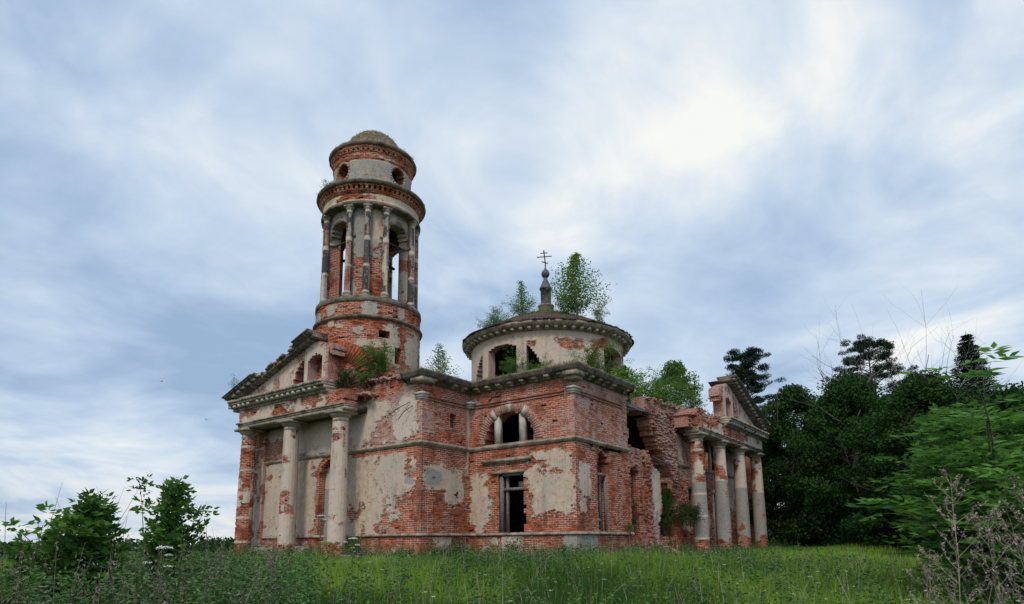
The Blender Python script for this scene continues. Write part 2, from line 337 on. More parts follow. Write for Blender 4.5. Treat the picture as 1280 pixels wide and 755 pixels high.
def voxel(name, u0, u1, z0, z1, occ, mp, depth, paint, parent=None, cw=.15, ch=.10, jit=.012, miss=.012, wrap=False, mt=None, back=True, proud=.028, rev=(.3, 1, .3)):
    """masonry wall of brick-sized cells: occ(U,Z)->bool, paint(U,Z)->(P,W,G), mp(u,z,d)->xyz with d into the wall"""
    nu = max(int(round((u1 - u0) / cw)), 1); nz = max(int(round((z1 - z0) / ch)), 1)
    cwr = (u1 - u0) / nu; chr_ = (z1 - z0) / nz
    I, J = np.meshgrid(np.arange(nu), np.arange(nz)); U = u0 + (I + .5) * cwr; Z = z0 + (J + .5) * chr_
    O = np.broadcast_to(occ(U, Z), U.shape).copy()
    bid = (I + (J + 1) % 2) // 2; seed = abs(hash(name)) % 1 + int(abs(u0 * 13 + z0 * 7)) + 3
    r = _h(bid, J, seed); r2 = _h(bid, J, seed + 99); r3 = _h(bid, J, seed + 7)
    ca = np.stack(paint(U, Z), -1)
    pc = ca[..., 0] > .5
    D = (r - .5) * 2 * jit; D = np.where(r2 < miss, .05 + .06 * r3, D)
    D = np.where(pc, -proud, D)
    gu, gz = np.meshgrid(u0 + np.arange(nu + 1) * cwr, z0 + np.arange(nz + 1) * chr_)
    cp = np.stack([np.broadcast_to(x, gu.shape) for x in paint(gu, gz)], -1)
    Vs = []; Ps = []; UVs = []; su = max(round(cwr / .15), 1) * .15 / cwr; sz = max(round(chr_ / .10), 1) * .10 / chr_
    def quad(ua, za, da, ub, zb, db, uc, zc, dc, ud, zd, dd, pa, pb, pcn, pd, uvk):
        pts = [np.stack(mp(u, z, d), -1) for u, z, d in ((ua, za, da), (ub, zb, db), (uc, zc, dc), (ud, zd, dd))]
        Vs.append(np.stack(pts, 1)); Ps.append(np.stack([pa, pb, pcn, pd], 1))
        if uvk == 0: uv = [(ua - u0, za - z0), (ub - u0, zb - z0), (uc - u0, zc - z0), (ud - u0, zd - z0)]
        elif uvk == 1: uv = [(da + .135, za - z0), (db + .135, zb - z0), (dc + .135, zc - z0), (dd + .135, zd - z0)]
        else: uv = [(ua - u0, da), (ub - u0, db), (uc - u0, dc), (ud - u0, dd)]
        UVs.append(np.stack([np.stack([a * (su if uvk != 1 else 1), b * (sz if uvk != 2 else 1)], -1) for a, b in uv], 1))
    j, i = np.nonzero(O); ua = u0 + i * cwr; ub = ua + cwr; za = z0 + j * chr_; zb = za + chr_; d = D[j, i]
    if len(j) == 0: return None
    quad(ua, za, d, ub, za, d, ub, zb, d, ua, zb, d, cp[j, i], cp[j, i + 1], cp[j + 1, i + 1], cp[j + 1, i], 0)
    T = np.full_like(d, depth)
    if back: quad(ub, za, T, ua, za, T, ua, zb, T, ub, zb, T, *[np.zeros((len(j), 3)) for _ in range(4)], 0)
    # vertical joints
    if wrap: OL = O; OR = np.roll(O, -1, 1); DL = D; DR = np.roll(D, -1, 1); ue = u0 + (np.arange(nu) + 1) * cwr
    else:
        z_ = np.zeros((nz, 1), bool); zd = np.zeros((nz, 1)); OL = np.hstack([z_, O]); OR = np.hstack([O, z_]); DL = np.hstack([zd, D]); DR = np.hstack([D, zd]); ue = u0 + np.arange(nu + 1) * cwr
    DLe = np.where(OL, DL, depth); DRe = np.where(OR, DR, depth)
    jj, ii = np.nonzero((OL | OR) & (np.abs(DLe - DRe) > 1e-4))
    u = ue[ii]; za = z0 + jj * chr_; zb = za + chr_; a = DLe[jj, ii]; b = DRe[jj, ii]
    ci = ii + 1 if wrap else ii
    both = (OL & OR)[jj, ii][:, None]
    p0 = np.where(both, cp[jj, ci], cp[jj, ci] * rev); p1 = np.where(both, cp[jj + 1, ci], cp[jj + 1, ci] * rev)
    quad(u, za, a, u, za, b, u, zb, b, u, zb, a, p0, p0, p1, p1, 1)
    # bed joints
    zr = np.zeros((1, nu), bool); zf = np.zeros((1, nu)); OB = np.vstack([zr, O]); OT = np.vstack([O, zr]); DB = np.vstack([zf, D]); DT = np.vstack([D, zf])
    DBe = np.where(OB, DB, depth); DTe = np.where(OT, DT, depth)
    jj, ii = np.nonzero((OB | OT) & (np.abs(DBe - DTe) > 1e-4))
    z = z0 + jj * chr_; ua = u0 + ii * cwr; ub = ua + cwr; a = DBe[jj, ii]; b = DTe[jj, ii]
    both = (OB & OT)[jj, ii][:, None]
    p0 = np.where(both, cp[jj, ii], cp[jj, ii] * rev); p1 = np.where(both, cp[jj, ii + 1], cp[jj, ii + 1] * rev)
    quad(ua, z, a, ub, z, a, ub, z, b, ua, z, b, p0, p1, p1, p0, 2)
    V = np.concatenate(Vs); N = len(V)
    return np_obj(name, V.reshape(-1, 3), np.arange(N * 4).reshape(-1, 4), mt or M_WALL, parent, uv=np.concatenate(UVs), paint=np.clip(np.concatenate(Ps), 0, 1))

def empty(name, loc=(0, 0, 0)):
    o = bpy.data.objects.new(name, None); o.location = loc; o.empty_display_size = .3; COL.objects.link(o); return o
def tag(o, label=None, cat=None, group=None, kind=None):
    if label: o['label'] = label
    if cat: o['category'] = cat
    if group: o['group'] = group
    if kind: o['kind'] = kind
    return o
def ell(U, Z, lst, ns=2.3, amp=.45, seed=5):
    """soft union of patches (u,z,ru,rz) -> field, >.5 inside, ragged by noise"""
    f = np.full(np.shape(U), -1.0)
    for (u, z, a, b) in lst:
        d = np.maximum(np.abs((U - u) / a), np.abs((Z - z) / b)) * .6 + .4 * np.hypot((U - u) / a, (Z - z) / b)
        f = np.maximum(f, 1.0 - .5 * d)
    f = f + (fbm(U * ns, Z * ns, seed) - .5) * amp + (vn(U / .3, Z / .1, seed + 2) - .5) * .22
    return f
def inpoly(U, Z, poly):
    c = np.zeros(np.shape(U), bool); n = len(poly)
    for i in range(n):
        x0, y0 = poly[i]; x1, y1 = poly[(i + 1) % n]
        if y0 == y1: continue
        k = ((y0 > Z) != (y1 > Z)) & (U < (x1 - x0) * (Z - y0) / (y1 - y0) + x0); c ^= k
    return c
def wob(U, Z, a, s=3, seed=3):
    return U + (fbm(U * s, Z * s, seed) - .5) * a, Z + (fbm(U * s + 50, Z * s, seed) - .5) * a

# ------------------------------------------------------------------ terrain
def ground_h(x, y):
    x = np.asarray(x, float); y = np.asarray(y, float)
    dx = np.maximum(np.maximum(-20 - x, x - 1), 0); dy = np.maximum(np.maximum(-5 - y, y - 30), 0); d = np.hypot(dx, dy)
    t = np.clip((d - 1.5) / 17, 0, 1); t = t * t * (3 - 2 * t)
    h = -.10 - .78 * t + (fbm(x * .12, y * .12, 3) - .5) * .5 * np.clip(d / 6, 0, 1) + (fbm(x * .6, y * .6, 9) - .5) * .10
    h = h + .25 * np.exp(-((x - 4.2) ** 2 + (y + 20.5) ** 2) / 14.0)
    far = np.clip((np.hypot(x - 0, y - 0) - 60) / 200, 0, 1)
    return h - far * 1.2
def build_ground():
    g = np.concatenate([-np.geomspace(1500, 60, 26), np.linspace(-55, 60, 116), np.geomspace(66, 1500, 26)])
    X, Y = np.meshgrid(g, g); Z = ground_h(X, Y); n = len(g)
    idx = np.arange(n * n).reshape(n, n)
    Q = np.stack([idx[:-1, :-1], idx[:-1, 1:], idx[1:, 1:], idx[1:, :-1]], -1).reshape(-1, 4)
    m_, w = mat('meadow_soil'); P = w.n('ShaderNodeNewGeometry').outputs['Position']
    a = w.noise(P, .25, 5, .6); b = w.noise(P, 5, 5, .7)
    c = w.mix(w.ramp(a, .35, .65), (0.030, 0.060, 0.016), (0.065, 0.11, 0.028)); c = w.mix(w.ramp(b, .45, .75, 0, .7), c, (0.030, 0.030, 0.014))
    finish(w, c, 1, b, .8, .1, .03)
    tag(np_obj('ground', np.stack([X, Y, Z], -1).reshape(-1, 3), Q, m_, smooth=True), kind='structure')
build_ground()

# ================================================================== CHURCH
AX = -12.68                                  # west-east axis of the church
church = empty('ruined_church', (AX, 10, 0)); church.location = (0, 0, 0)
tag(church, 'ruined red brick church with peeling plaster, bell tower, domed rotunda and two columned porticoes', 'church')
def cyl_map(cx, cy, R):
    Rf = R if callable(R) else (lambda z: R)
    Rm = 1.0
    return lambda u, z, d: (cx + (Rf(z) - d) * np.cos(u), cy + (Rf(z) - d) * np.sin(u), z)
def cyl_voxel(name, cx, cy, R, z0, z1, occ, depth, paint, parent, Rref=None, **k):
    """u is arc length at Rref measured from +X"""
    Rf = R if callable(R) else (lambda z: R + 0 * z)
    Rr = Rref or float(Rf(np.array((z0 + z1) / 2)))
    circ = 2 * PI * Rr; n = max(int(round(circ / .30)), 4) * 2
    return voxel(name, 0, circ, z0, z1, occ, lambda u, z, d: (cx + (Rf(z) - d) * np.cos(u / Rr), cy + (Rf(z) - d) * np.sin(u / Rr), z), depth, paint, parent, cw=circ / n, wrap=True, **k)

# ---- main walls
def wall_paint(patches, ww_top=5.4, ww=.42, seed=1, amp=.6, gray=(), plinth=.35, extra=None):
    def f(U, Z):
        P = ell(U, Z, patches, 2.0, amp, seed)
        pl = (Z < 1.1)
        P = np.where(pl, plinth + (fbm(U * 1.3, Z * 1.3, seed + 5) - .5) * .9, P)
        W = np.where(Z > ww_top, ww, .10) + (fbm(U * .8, Z * .8, seed + 11) - .5) * .7
        G = ell(U, Z, gray, 2, .3, seed + 3) if gray else np.zeros(np.shape(U))
        if extra: P, W, G = extra(U, Z, P, W, G)
        W = np.where(P > .5, W + .25, W)
        return np.clip(P, 0, 1), np.clip(W, 0, 1), np.clip(G, 0, 1)
    return f
def planeX(y, sgn=1):   # wall facing -Y at y ; u = x
    return lambda u, z, d: (u, y + d + 0 * u, z)
def planeY(x):          # wall facing +X at x ; u = y
    return lambda u, z, d: (x - d + 0 * u, u, z)
def batter(z): return 0

# west wall (behind the tower portico), plane y=-3.43
def occ_p1(U, Z):
    top = 8.62 + (fbm(U * 1.1, U * 0, 4) - .5) * 1.0 + .35 * (U < -11.5)
    o = Z < top
    dr = (np.abs(U - AX) < .98) & (Z < 4.15) | (np.hypot(U - AX, Z - 4.15) < .98)
    o &= ~(dr & (Z > .9))
    return o
p1_p = [(-15.8, 2.9, 3.8, 2.6), (-10.4, 3.1, 2.3, 2.3), (-8.3, 4.05, 1.5, 1.1), (-7.1, 6.5, .8, 1.0), (-10.3, 6.4, .9, .9), (-14.0, 6.6, 1.9, 1.1), (-12.6, 7.2, 4.5, .5), (-17.6, 7.0, 1.2, .45)]
def p1_ex(U, Z, P, W, G):
    P = P - .9 * np.clip(ell(U, Z, [(-10.7, 2.2, .75, .6), (-10.2, 2.6, .4, .3)], 3.5, .9, 3) - .42, 0, .5)
    P = np.where((Z > 5.0) & (Z < 5.35) & (U > -11), .1, P)
    rr = np.where(Z > 4.15, np.hypot(U - AX, Z - 4.15), np.abs(U - AX)); P = np.where((rr < 1.2) & (Z < 5.3), P - .38, P)
    W = np.where((U > -8.8) & (U < -6.4) & (Z > 1) & (Z < 3), W + .15, W)
    return P, W, G
w = voxel('wall', -19.65, AX + 6.53, 0, 9.6, occ_p1, planeX(-3.43), .8, wall_paint(p1_p, 5.5, .58, 21, .6, plinth=.42, extra=p1_ex, gray=[(-6.9, 3.9, .3, .4)]), church, rev=(.95, 1, .6))
WALL_W = w
# blind doorway recess
voxel('blind_doorway', AX - 1.0, AX + 1.0, .9, 5.2, lambda U, Z: (np.abs(U - AX) < 1) & (Z < 5.16), planeX(-3.43 + .42), .2, lambda U, Z: (np.ones(np.shape(U)), .5 + 0 * U, np.where(Z < 3.6, .75, .1) + 0 * U), church, proud=0)

# short south-facing return, plane x=-6.16
JX = AX + 6.53
def occ_jk(U, Z):
    o = Z < 8.25
    o &= ~((np.abs(U + 1.3) < .25) & (np.abs(Z - 6.64) < .36))
    o &= ~(np.hypot(U + 1.02, Z - 3.05) < .14); o &= ~(np.hypot(U + 3.1, Z - 5.05) < .1)
    return o
voxel('wall', -3.43, 0, 0, 8.4, occ_jk, planeY(JX), .7, wall_paint([(-2.3, 3.75, 1.0, .62), (-1.2, 3.35, .62, .95), (-.2, 4.8, .1, .8), (-.15, 6.2, .13, 1.2)], 6.1, .52, 33, .35, gray=[(-2.6, 3.75, .6, .4)], plinth=.45), church)

# south-west block, plane y=0
WX = -3.70
def occ_p2(U, Z):
    o = Z < 8.3
    o &= ~((U > -4.30) & (U < -2.83) & (Z > 1.22) & (Z < 4.04))
    rag = fbm(U * 4, Z * 4, 8) * .3
    o &= ~((U > -2.95) & (U < -2.83 + rag - .1) & (Z > 1.22) & (Z < 3.9))
    o &= ~((np.hypot(U - WX, Z - 5.52) < 1.5) & (Z > 5.5))
    return o
voxel('wall', JX, 0, 0, 8.4, occ_p2, planeX(0), .75, wall_paint([(-1.35, 3.0, 1.25, 1.0), (-.8, 4.35, .85, .5), (-2.2, 3.7, .5, .75), (-5.45, 2.7, .62, 1.2), (-.45, 3.4, .35, 1.1), (-1.6, 4.7, .8, .25)], 5.2,   .46, 45, .5, plinth=.30,
      extra=lambda U, Z, P, W, G: (np.where((Z < 1.1) & ((U > -.75) | ((U > -4.1) & (U < -2.9))), .95, P), W, np.where((Z < 1.1) & (U > -.75), .8, np.where((Z < 1.1) & (U < -2.9) & (U > -4.1), .45, G)))), church)
# south face of that block, plane x=0
def occ_c(U, Z):
    edge = 5.22 + .35 * np.clip((3.5 - Z) / 3, 0, 1) + (fbm(U * 0 + 3, Z * 1.6, 12) - .5) * .5
    o = (Z < 8.3) & (U < edge)
    rag = (fbm(U * 3.5, Z * 3.5, 18) - .5) * .5
    o &= ~((np.abs(U - 2.5 + .0) < .52 + rag * .3) & (Z > 1.2) & (Z < 4.35 + rag)) & ~(np.hypot(U - 2.5, (Z - 4.3) * .9) < .56 + rag * .5)
    o &= ~((np.abs(U - 2.9) < 1.5) & (np.abs(Z - 5.1) < .18) & (fbm(U * 3, Z * 5, 77) > .5))
    return o
voxel('wall', 0, 5.8, 0, 8.4, occ_c, planeY(0), .75, wall_paint([(.75, 3.5, .55, .8), (.6, 2.4, .35, .4)], 5.4, .62, 57, .55, plinth=.2,
      extra=lambda U, Z, P, W, G: (np.where((Z < 1.1) & (U < 1.75), .95, P), np.where((Z > 2.6) & (Z < 4.3) & (U < 1.4), .5, W), np.where((Z < 1.1) & (U < 1.75), .8, G))), church)

# long south side behind the columns, plane x=-0.4, much collapsed
SX = -.40
hole1 = [(5.3, 7.5), (8.6, 7.8), (9.1, 6.95), (10.0, 6.1), (10.8, 5.3), (11.5, 4.5), (10.9, 4.1), (8.75, 5.15), (7.8, 5.6), (7.2, 5.75), (5.3, 5.7)]
hole2 = [(10.0, 4.75), (10.6, 4.3), (11.9, 3.5), (12.3, 2.5), (11.9, .95), (9.5, .95), (9.7, 2.1), (10.0, 2.2)]
def occ_s(U, Z):
    u, z = wob(U, Z, .45, 2.5, 61)
    top = 8.2 + .45 * (U > 8) + .25 * (U > 12) + (fbm(U * 1.5, U * 0, 71) - .5) * .9
    top = np.where(U < 8.3, 7.9 + (fbm(U * 2, U * 0, 5) - .5) * .2, top)
    o = Z < top
    o &= ~inpoly(u, z, hole1) & ~inpoly(u, z, hole2)
    o &= ~((U > 6.15) & (U < 7.25) & (Z > 1.0) & (Z < 4.3)) & ~((np.hypot(U - 6.7, (Z - 4.2)) < .55))
    o &= ~((U > 14.0) & (U < 15.0) & (Z > 1.6) & (Z < 4.1)) & ~((U > 18.5) & (U < 19.95) & (Z > .3) & (Z < 3.9)) & ~((U > 23.3) & (U < 24.3) & (Z > 1.6) & (Z < 4.1))
    o &= ~((np.hypot(U - 19.2, Z - 5.5) < 2.0) & (Z > 5.5))
    return o
def s_paint(U, Z):
    P = ell(U, Z, [(12.9, 6.3, .5, 1.2), (9.35, 3.4, .62, 1.2), (13.4, 1.8, .5, .5), (16.5, 6.0, 1.2, .7), (22, 5, 1.2, 1.8), (16.8, 2, .8, .8)], 2, .5, 81)
    W = .25 + .35 * (Z > 4.4) + (fbm(U * .8, Z * .8, 83) - .5) * .7
    W = np.where((U > 7.6) & (U < 9.6) & (Z < 5), .8, W)
    return np.clip(P, 0, 1), np.clip(W, 0, 1), np.zeros(np.shape(U))
voxel('wall', 5.1, 26.0, 0, 9.4, occ_s, planeY(SX), .8, s_paint, church, jit=.035, miss=.05)
# rubble core of the torn wall, thicker ragged masonry beside the breach
def occ_rub(U, Z):
    u, z = wob(U, Z, .5, 3, 66)
    return inpoly(u, z, [(8.75, 7.7), (9.2, 8.3), (12.3, 8.4), (12.35, 3.6), (11.7, 4.4), (11.0, 5.1), (10.2, 6.0), (9.3, 6.9)])
voxel('torn_wall_core', 8, 12.4, 3, 8.7, occ_rub, planeY(SX + .12), .5, lambda U, Z: (np.zeros(np.shape(U)), .68 + (fbm(U * 1.5, Z * 1.5, 4) - .5) * .6, 0 * U), church, jit=.10, miss=.15, cw=.10, ch=.07)
voxel('torn_pier', 7.6, 8.7, 0, 5.9, lambda U, Z: (U + (fbm(U * 0, Z * 2.2, 3) - .5) * .5 > 7.75) & (U - (fbm(U * 0 + 5, Z * 2.2, 3) - .5) * .4 < 8.5 + .5 * (Z < 1)) & (Z < 5.6 + (fbm(U * 3, 0 * U, 2) - .5) * .6),
      planeY(SX + .12), .5, lambda U, Z: (np.zeros(np.shape(U)), .42 + (fbm(U * 1.5, Z * 1.5, 9) - .5) * .6, 0 * U), church, jit=.07, miss=.1)
# north and east walls, inner cross walls (mostly hidden)
plain = lambda U, Z: (np.clip((fbm(U * .6, Z * .6, 91) - .5) * 2 + .45, 0, 1), .3 + 0 * U, 0 * U)
voxel('wall', -3.43, 30, 0, 8.6, lambda U, Z: Z < 8.5, lambda u, z, d: (-19.2 + d + 0 * u, u, z), .8, plain, church, cw=.54, ch=.4, jit=0, miss=0)
voxel('wall', -19.2, -.4, 0, 8.6, lambda U, Z: Z < 8.5, lambda u, z, d: (u, 30 - d + 0 * u, z), .8, plain, church, cw=.54, ch=.4, jit=0, miss=0)
voxel('wall', 25.2, 30, 0, 8.6, lambda U, Z: Z < 8.5, planeY(-2.2), .8, plain, church, cw=.54, ch=.4, jit=0, miss=0)
voxel('inner_wall', 4.6, 30, 0, 8.2, lambda U, Z: ~((np.abs(U - 8.6) < 1) & (Z < 4)) & ~((np.abs(U - 19.2) < 1.2) & (Z < 4.5)), planeY(-5.2), .6, plain, church, cw=.27, ch=.16, jit=.01, miss=0)
voxel('inner_wall', -6.2, -.8, 0, 8.0, lambda U, Z: (Z < 8) & ~((np.abs(U + 3.2) < .8) & (Z < 3.5)), planeX(5.0), .5, plain, church, cw=.27, ch=.16, jit=.01, miss=0)

# ---- plinth, string courses, cornices
LEDGE = [(-7.2 + 0, -3.43)]
PATH = [(-11.0, -3.43), (JX, -3.43), (JX, 0), (0, 0), (0, 5.15)]
b = MB(); b.sweep([(-19.1, -3.43), (JX, -3.43), (JX, 0), (0, 0), (0, 5.4)], [(.0, 1.08), (.10, 1.08), (.13, 1.13), (.09, 1.2), (0, 1.23)], .008, .25, .35)
b.build('plinth_ledge', M_STONE, church)
b = MB(); b.sweep([(-19.2, -3.43), (JX, -3.43), (JX, 0), (0, 0), (0, 5.15)], [(.0, 5.24), (.05, 5.24), (.07, 5.30), (.14, 5.34), (.15, 5.41), (.05, 5.45), (0, 5.47)], .008, .22, .4)
b.build('string_course', M_STONE, church)
b = MB(); b.sweep([(SX - .02, 12.0), (SX - .02, 14.4)], [(.0, 5.2), (.08, 5.22), (.16, 5.34), (.15, 5.41), (0, 5.44)], .01, .2, .4)
b.sweep([(SX - .02, 16.0), (SX - .02, 25.6)], [(.0, 5.2), (.08, 5.22), (.16, 5.34), (.15, 5.41), (0, 5.44)], .01, .2, .4)
b.build('string_course', M_STONE, church)
# thin architrave lines and pilaster caps under the main cornice
b = MB()
for seg in ([(JX, -3.0), (JX, -.2)], [(JX + .2, 0), (-.5, 0)], [(0, .4), (0, 4.6)]):
    for z in (7.42, 7.56): b.sweep(seg, [(0, z), (.05, z), (.05, z + .05), (0, z + .06)], .006, .15, .9)
b.build('architrave_moulding', M_RUB, church)
b = MB()
for (cx, cy, hx, hy) in ((JX, -3.43, .42, .3), (0, 0, .30, .42), (JX + .0, 0, .28, .28)):
    for k, (o_, z0, z1) in enumerate(((.06, 7.43, 7.52), (.10, 7.52, 7.62), (.15, 7.63, 7.74))):
        if (cx, cy) == (JX, 0): b.box(cx - .1, cx + hx + o_, cy - hy - o_, cy + .1, z0, z1, j=.006)
        else: b.box(cx - hx, cx + o_, cy - o_, cy + hy, z0, z1, j=.006)
    b.cut()
b.each('pilaster_cap', M_LIME, church)
corp = [(0, 8.22), (.10, 8.22), (.14, 8.40), (.46, 8.42), (.48, 8.50), (.52, 8.56), (.56, 8.64), (.57, 8.70), (.3, 8.76), (-.2, 8.80), (-.2, 8.22)]
b = MB(); b.sweep([(-7.1, -3.43), (JX, -3.43), (JX, 0), (0, 0), (0, 5.25)], corp, .012, .22, .10)
CORN = b.build('cornice', M_STONE_D, church)
b = MB()
def brackets(b, p0, p1, n, out, zt=8.41, s=.13, h=.2, dp=.40, skip=()):
    p0 = Vector(p0); p1 = Vector(p1); d = (p1 - p0).normalized(); o_ = Vector(out)
    for k in range(n):
        if k in skip: continue
        c = p0 + (p1 - p0) * ((k + .5) / n)
        def T(x, y, z): q = c + d * x + o_ * y; return (q.x, q.y, z)
        b.box(-s, s, .02, dp, zt - h * .55, zt - .003, T, j=.008); b.box(-s * .8, s * .8, .02, dp * .55, zt - h, zt - h * .5, T, j=.008); b.cut()
brackets(b, (JX + .3, 0), (-.2, 0), 8, (0, -1)); brackets(b, (0, .1), (0, 5.1), 7, (1, 0), skip=(5,)); brackets(b, (JX, -3.3), (JX, -.4), 4, (1, 0), skip=(1,))
b.box(-.35, .42, -.42, .3, 8.18, 8.408, j=.01); b.box(-.32, .3, -.3, .3, 8.0, 8.18, j=.01); b.cut(); b.box(JX - .4, JX + .4, -3.83, -3.0, 8.18, 8.408, j=.01)
b.each('bracket', M_STONE, CORN)

# ---- window fittings in the south-west block
b = MB()
def ring(b, cx, cz, r0, r1, a0, a1, n, T, d0, d1, j=.008):
    for k in range(n):
        t0 = a0 + (a1 - a0) * (k + .07) / n; t1 = a0 + (a1 - a0) * (k + .93) / n; jj = random.uniform(-j, j) * 1.5; e_ = random.uniform(-.02, .02)
        P_ = [(cx + r * math.cos(t), cz + r * math.sin(t)) for r, t in ((r0, t0), (r1 + e_, t0), (r1 + e_, t1), (r0, t1))]
        b.hexa([T(x, d1 + jj, z) for x, z in P_] + [T(x, d0, z) for x, z in P_])
TY0 = lambda x, d, z: (x, -d, z)
M_BR = mk_simple('bare_brick', (0.17, 0.045, 0.03), (0.40, 0.115, 0.05), 7, .95, .5, .1)
M_BRP = mk_simple('limewashed_brick', (0.26, 0.11, 0.08), (0.46, 0.30, 0.25), 9, .95, .5, .1)
ring(b, WX, 5.52, 1.51, 1.98, 0.02, PI - .02, 44, TY0, -.1, .015)
b.build('window_arch', M_BRP, church)
lun = MB()
for s in (-1, 1): lun.box(WX + s * .75 - .14, WX + s * .75 + .14, .02, .32, 5.46, 6.86, j=.004)
ring(lun, WX, 5.52, 1.49, 1.98, PI / 2 - .09, PI / 2 + .09, 1, TY0, -.1, .03); ring(lun, WX, 5.52, 1.46, 1.98, PI / 2 - .66, PI / 2 - .50, 1, TY0, -.1, .03); ring(lun, WX, 5.52, 1.46, 1.98, PI / 2 + .50, PI / 2 + .66, 1, TY0, -.1, .03)
lun.build('lunette_window', M_LIME, church)
b = MB(); b.box(-5.3, -2.4, -.16, .1, 4.60, 4.74, j=.01); b.box(-5.2, -2.5, -.09, .1, 4.52, 4.60, j=.008); b.build('window_hood', M_STONE, church)
win = MB(); win.box(-4.28, -4.12, .02, .2, 1.24, 4.0); win.box(-4.05, -3.93, .22, .36, 1.24, 4.0); win.box(-4.12, -2.9, .12, .3, 3.2, 3.34); win.box(-3.35, -3.05, .3, .36, 3.34, 3.62)
win.box(-4.28, -2.85, .02, .22, 3.9, 4.0)
wf = win.build('window', M_WOOD, church)
b = MB(); b.box(-4.7, -2.8, -.12, .3, 4.02, 4.14, j=.012); b.build('lintel', M_STONE, wf)
b = MB(); b.box(-.24, -.1, 2.92, 3.04, 1.2, 4.0); b.box(-.22, -.1, 1.98, 2.96, 3.85, 3.98); b.box(-.45, -.33, 2.75, 2.87, 1.2, 3.9)
b.build('window', M_WOOD, church)
b = MB()   # bent rusty rods by the corner
b.tube([(-6.9, -3.5, 7.35), (-7.5, -3.75, 7.05), (-8.1, -3.8, 6.75)], .018); b.cut(); b.tube([(-6.7, -3.5, 7.15), (-7.05, -3.75, 6.85), (-7.35, -3.8, 6.5)], .018)
b.each('iron_rod', M_IRON, church)

# ---- roofs
def roof_patch(name, x0, x1, y0, y1, z, amp, mt, n=26, tilt=(0, 0), mask=None, thick=.3):
    gx = np.linspace(x0, x1, n); gy = np.linspace(y0, y1, n); X, Y = np.meshgrid(gx, gy)
    Z = z + (fbm(X * .8, Y * .8, 31) - .5) * amp * 2 + tilt[0] * (X - x0) + tilt[1] * (Y - y0)
    idx = np.arange(n * n).reshape(n, n); Q = np.stack([idx[:-1, :-1], idx[:-1, 1:], idx[1:, 1:], idx[1:, :-1]], -1).reshape(-1, 4)
    V = np.concatenate([np.stack([X, Y, Z], -1).reshape(-1, 3), np.stack([X, Y, Z * 0 + z - thick - amp], -1).reshape(-1, 3)])
    Q2 = Q[:, ::-1] + n * n
    rim = np.concatenate([idx[0], idx[1:, -1], idx[-1, -2::-1], idx[-2:0:-1, 0]]); r2 = np.roll(rim, -1)
    Q3 = np.stack([rim, r2, r2 + n * n, rim + n * n], -1)
    return np_obj(name, V, np.concatenate([Q, Q2, Q3]), mt, church)
roof_patch('roof', -19.1, JX - .1, -3.35, 5.4, 8.45, .18, M_RUB)
roof_patch('roof', -19.1, -5.3, 5.3, 29.9, 8.25, .15, M_MOSS)
roof_patch('roof', JX - .2, -.1, .1, 5.2, 8.66, .08, M_MOSS)
roof_patch('roof', -5.6, -.55, 8.4, 25.6, 8.2, .2, M_MOSS)
b = MB(); b.box(-1.3, -.3, 5.2, 8.6, 7.92, 8.0, j=.02); b.cut(); b.box(-.38, -.22, 5.2, 8.7, 7.78, 7.9, j=.02); b.cut(); b.tube([(-.2, 5.2, 7.62), (-.15, 8.2, 7.84)], .035); b.cut(); b.tube([(-.1, 8.3, 5.35), (-.2, 11.4, 5.1)], .045); b.each('steel_beam', M_LEAD, church)
b = MB(); b.box(-5.4, -1.2, 5.2, 8.6, 7.85, 8.1); b.build('vault', M_RUB, church)

# ragged courses on top of the west wall, climbing to the tower
def rubble(name, x0, x1, y0, y1, zf, n, s=(.26, .13, .08), mt=None):
    b = MB()
    for _ in range(n):
        x = random.uniform(x0, x1); y = random.uniform(y0, y1); z = float(zf(x, y)) + random.uniform(-.05, .08)
        rot = Matrix.Rotation(random.uniform(0, PI), 3, 'Z') @ Matrix.Rotation(random.gauss(0, .3), 3, 'X') @ Matrix.Rotation(random.gauss(0, .3), 3, 'Y')
        k = random.uniform(.6, 1.15); c = Vector((x, y, z))
        def T(a, b_, c_): return tuple(c + rot @ Vector((a, b_, c_)))
        b.box(-s[0] / 2 * k, s[0] / 2 * k, -s[1] / 2, s[1] / 2, -s[2] / 2, s[2] / 2, T)
    return b.build(name, mt or M_BRP, church)
voxel('broken_gable', -12.3, -6.6, 8.2, 10.1, lambda U, Z: Z < 9.55 - (U + 12.3) * .13 + (fbm(U * 1.6, 0 * U, 6) - .5) * .9, planeX(-2.9), .9, lambda U, Z: (0 * U + (fbm(U, Z, 4) > .62) * .6, .45 + (fbm(U * 1.4, Z * 1.4, 2) - .5) * .8, 0 * U), church, jit=.09, miss=.12)
rubble('rubble', -12.2, -6.6, -3.6, -1.2, lambda x, y: 9.15 - (x + 12.3) * .10 + (y + 3) * .12, 620)
rubble('rubble', -1.2, -.1, 8.4, 20, lambda x, y: 8.75, 260)
rubble('rubble', -11.4, -9.2, -4.0, -3.2, lambda x, y: 8.3 + (x + 11.4) * -.15, 90)

rubble('rubble', -.1, .9, 5.8, 11.2, lambda x, y: .45 - .45 * x + .3 * math.sin(y * 1.7) * .5 - .02, 170)
rubble('rubble', -11.6, -9.5, -5.0, -3.7, lambda x, y: .12, 110)
